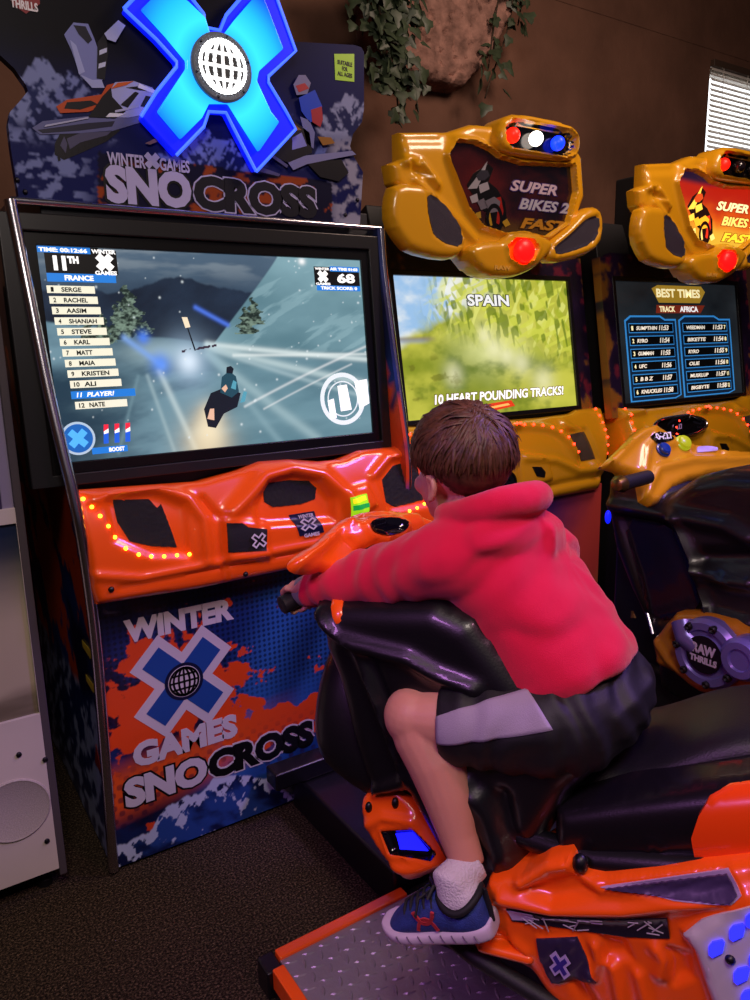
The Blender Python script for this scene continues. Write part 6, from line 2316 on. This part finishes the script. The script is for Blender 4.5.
def footwear(an, heel, toe, flip):
    Lx = unit(toe - heel)
    Up = unit(np.array([0, 0, 1]) - Lx * Lx[2])
    Sd = np.cross(Up, Lx)                      # left of the foot
    Ln = np.linalg.norm(toe - heel)
    f = lambda x, y, z: heel + Lx * (x * Ln) + Sd * (y * flip) + Up * z
    sk = MB()
    sk.tube([an + (an - f(.28, 0, .09)) * .25, an, f(.25, 0, .10), f(.24, 0, .07), f(.30, 0, .05), f(.6, 0, .04)], [.034, .0345, .0375, .034, .03, .024], 20)
    sk.ball(f(.15, 0, .070), (.033, .031, .034))
    V_, N_, F_ = baked(sk, .005, 6, .5)
    sock = from_arrays('sock', V_, F_, M_SOCK, boy)
    secs = []
    for x, hw_, top_, inn in ((-.03, .018, .070, 0), (.02, .031, .080, 0), (.12, .038, .076, 0), (.24, .039, .074, 0), (.36, .039, .086, 0), (.48, .039, .088, 0), (.62, .042, .072, .002), (.77, .043, .056, .004),
                             (.9, .036, .038, .006), (.97, .024, .030, .006), (1.0, .010, .022, .004)):
        r = []
        for k in range(18):
            t = 2 * math.pi * k / 18
            c, s_ = math.cos(t), math.sin(t)
            r.append(f(x, hw_ * math.copysign(abs(c) ** .75, c) * (1 if s_ < .3 else .92) - inn, .016 + (top_ - .016) * (.5 + .5 * math.copysign(abs(s_) ** .8, s_))))
        secs.append(r)
    shoe = MB().loft(secs).build('shoe', M_SHOE, boy, sub=2)
    so_ = []
    for x, hw_, th, lift in ((-.05, .018, .030, .008), (-.03, .032, .034, .003), (.1, .041, .034, 0), (.3, .041, .031, 0), (.5, .042, .029, 0), (.68, .047, .028, 0), (.84, .047, .027, .002), (.95, .038, .024, .008), (1.02, .023, .020, .014), (1.04, .010, .014, .018)):
        so_.append([f(x, hw_ * a - .002, lift + (th) * b) for a, b in ((-.92, 0), (0, -.02), (.92, 0), (1, .5), (.97, 1), (0, 1.02), (-.97, 1), (-1, .5))])
    sole = MB().loft(so_).build('sole', M_SOLE, shoe, sub=2)
    gr = MB()
    for i in range(9):
        x = .06 + i * .105
        o_ = .005 * float(sstep(.4, .7, x))
        gr.tube([f(x, .0392 + o_, .012), f(x + .01, .0405 + o_, .018), f(x + .025, .0395 + o_, .026)], .0010, 6)
    gr.build('sole_groove', mat('sole_groove', '#6d5f7a', .6), sole)
    lc = MB()
    for i in range(5):
        x = .42 + i * .075
        zt_ = float(np.interp(x, [.36, .48, .62, .77], [.088, .090, .074, .058]))
        lc.tube([f(x, .030, zt_ - .018), f(x + .015, .016, zt_ - .002), f(x + .02, 0, zt_ + .003), f(x + .015, -.016, zt_ - .002), f(x, -.03, zt_ - .018)], .0028, 8)
    for sgn in (-1, 1):
        lc.tube([f(.42, 0, .092), f(.36, .02 * sgn, .108), f(.40, .04 * sgn, .098), f(.46, .02 * sgn, .092), f(.42, 0, .09)], .0026, 8)
        lc.tube([f(.42, 0, .092), f(.52, .03 * sgn, .09), f(.56, .045 * sgn, .066)], .0024, 8)
    lc.build('lace', M_LACE, shoe)
    co = MB()
    ring_ = [f(.19 + .19 * math.cos(t), .040 * math.sin(t), .076 + .008 * math.cos(2 * t)) for t in np.linspace(0, 2 * math.pi, 25)]
    co.tube(ring_, .0065, 10)
    co.build('collar', M_LACE, shoe)
    co = MB()
    co.tube([f(-.02, 0, .03), f(-.035, 0, .06), f(-.05, 0, .088)], [.010, .010, .005], 10, sy=.5)
    co.build('heel_tab', M_LACE, shoe)
    # side emblem: two interlocking arcs
    em = MB()
    FrE = Frame(f(.50, .0405, .052), Lx * (1 if flip > 0 else -1), Up)
    if FrE.n @ Sd * flip < 0:
        FrE = Frame(FrE.o, -FrE.a, FrE.b)
    for sg in (1, -1):
        pts = [(-.019, .016 * sg), (-.015, .006 * sg), (-.008, -.002 * sg), (0, -.004 * sg), (.008, -.002 * sg), (.015, .006 * sg), (.019, .016 * sg)]
        line2(em, smooth_line(pts, 1), .0062, FrE, -.001 + .0004 * sg, .004)
    em.build('side_emblem', M_RED, shoe, smooth=False)
    return shoe


heelL, toeL = dep(494, 934, 1.33), dep(392, 932, 1.425)
footwear(anL, heelL, toeL, 1)
footwear(anR, mirror(heelL), mirror(toeL), -1)

# hair: short brown cut, many tapering locks over a close cap
M_HAIR = mat('brown_hair', '#4d2e1c', .5, var=.5, vscale=70, spec=.4)
cc_ = hp(0, -.008, .022)
rad = np.array([.073, .090, .084])


def cap_pt(dirv, k=1.0, add=0.0):
    return cc_ + HR @ (dirv * (rad * k + add))


def hairline(dirv):
    """How far above the hairline a direction is (positive: hair)."""
    az = math.atan2(dirv[0], dirv[1])          # 0 = face, +-pi = nape
    a = abs(az)
    lim = np.interp(a, [0, .5, .95, 1.25, 1.6, 1.95, 2.4, 3.1416], [.42, .38, .18, -.30, -.22, -.62, -.78, -.82])
    return dirv[2] - lim


rnd = random.Random(11)
cap = MB()
capV, capF = [], []
nu_, nv_ = 64, 40
grid_ = {}
for j in range(nv_ + 1):
    th = math.pi * j / nv_ - math.pi / 2
    for i in range(nu_):
        ph = 2 * math.pi * i / nu_
        dv = np.array([math.cos(th) * math.sin(ph), math.cos(th) * math.cos(ph), math.sin(th)])
        h_ = hairline(dv)
        grid_[(i, j)] = (len(capV), h_)
        capV.append(cap_pt(dv, 1.0, .010 * min(1, max(0, .3 + h_ * 2.5)) - (.012 if h_ < -.05 else 0)))
for j in range(nv_):
    for i in range(nu_):
        q = [grid_[(i, j)], grid_[((i + 1) % nu_, j)], grid_[((i + 1) % nu_, j + 1)], grid_[(i, j + 1)]]
        if max(x[1] for x in q) > -.08:
            capF.append(tuple(x[0] for x in q))
hair = from_arrays('hair', capV, capF, M_HAIR, boy)
LK = MB()
whorl = unit(np.array([.12, -.55, .83]))
n_l = 0
while n_l < 4200:
    dv = unit([rnd.gauss(0, 1), rnd.gauss(0, 1), rnd.gauss(0, 1)])
    h_ = hairline(dv)
    if h_ < 0:
        continue
    n_l += 1
    away = dv - whorl * (dv @ whorl) / 1.0
    away = away - dv * (away @ dv)
    fl = unit(away + np.array([rnd.gauss(0, .12), rnd.gauss(0, .12), rnd.gauss(0, .12)]) + np.array([0, 0, -.25 if dv[2] < .4 else 0]))
    topf = float(sstep(-.35, .45, dv[2]))
    L_ = (.018 + .034 * topf) * rnd.uniform(.75, 1.2)
    lift = .05 + .10 * topf * rnd.random()
    root = cap_pt(dv, 1.0, .004 + .008 * topf)
    nn = HR @ unit(dv / rad)
    fd = unit(HR @ (fl * rad))
    fd = unit(fd - nn * (fd @ nn))
    sd = np.cross(nn, fd)
    w_ = rnd.uniform(.0022, .0040)
    curl = rnd.uniform(.40, .60)
    pts = []
    for q in (0, .35, .7, 1.0):
        pts.append(root + fd * (L_ * q) + nn * (L_ * (lift * 2.2 * q - curl * q * q) + .003 * topf))
    rings = []
    for p, ww in zip(pts, (w_, w_ * 1.1, w_ * .8, w_ * .12)):
        rings.append([p - sd * ww, p + nn * ww * .7, p + sd * ww])
    LK.loft(rings, cap=False)
LK.build('hair_locks', M_HAIR, hair, fix=False, angle=80)
for k in (-1, 1):
    MB().tube([hp(.016 * k, .0955, .002), hp(.03 * k, .092, .008), hp(.045 * k, .078, .003)], [.003, .0038, .002], 8).build('eyebrow', M_HAIR, boy)
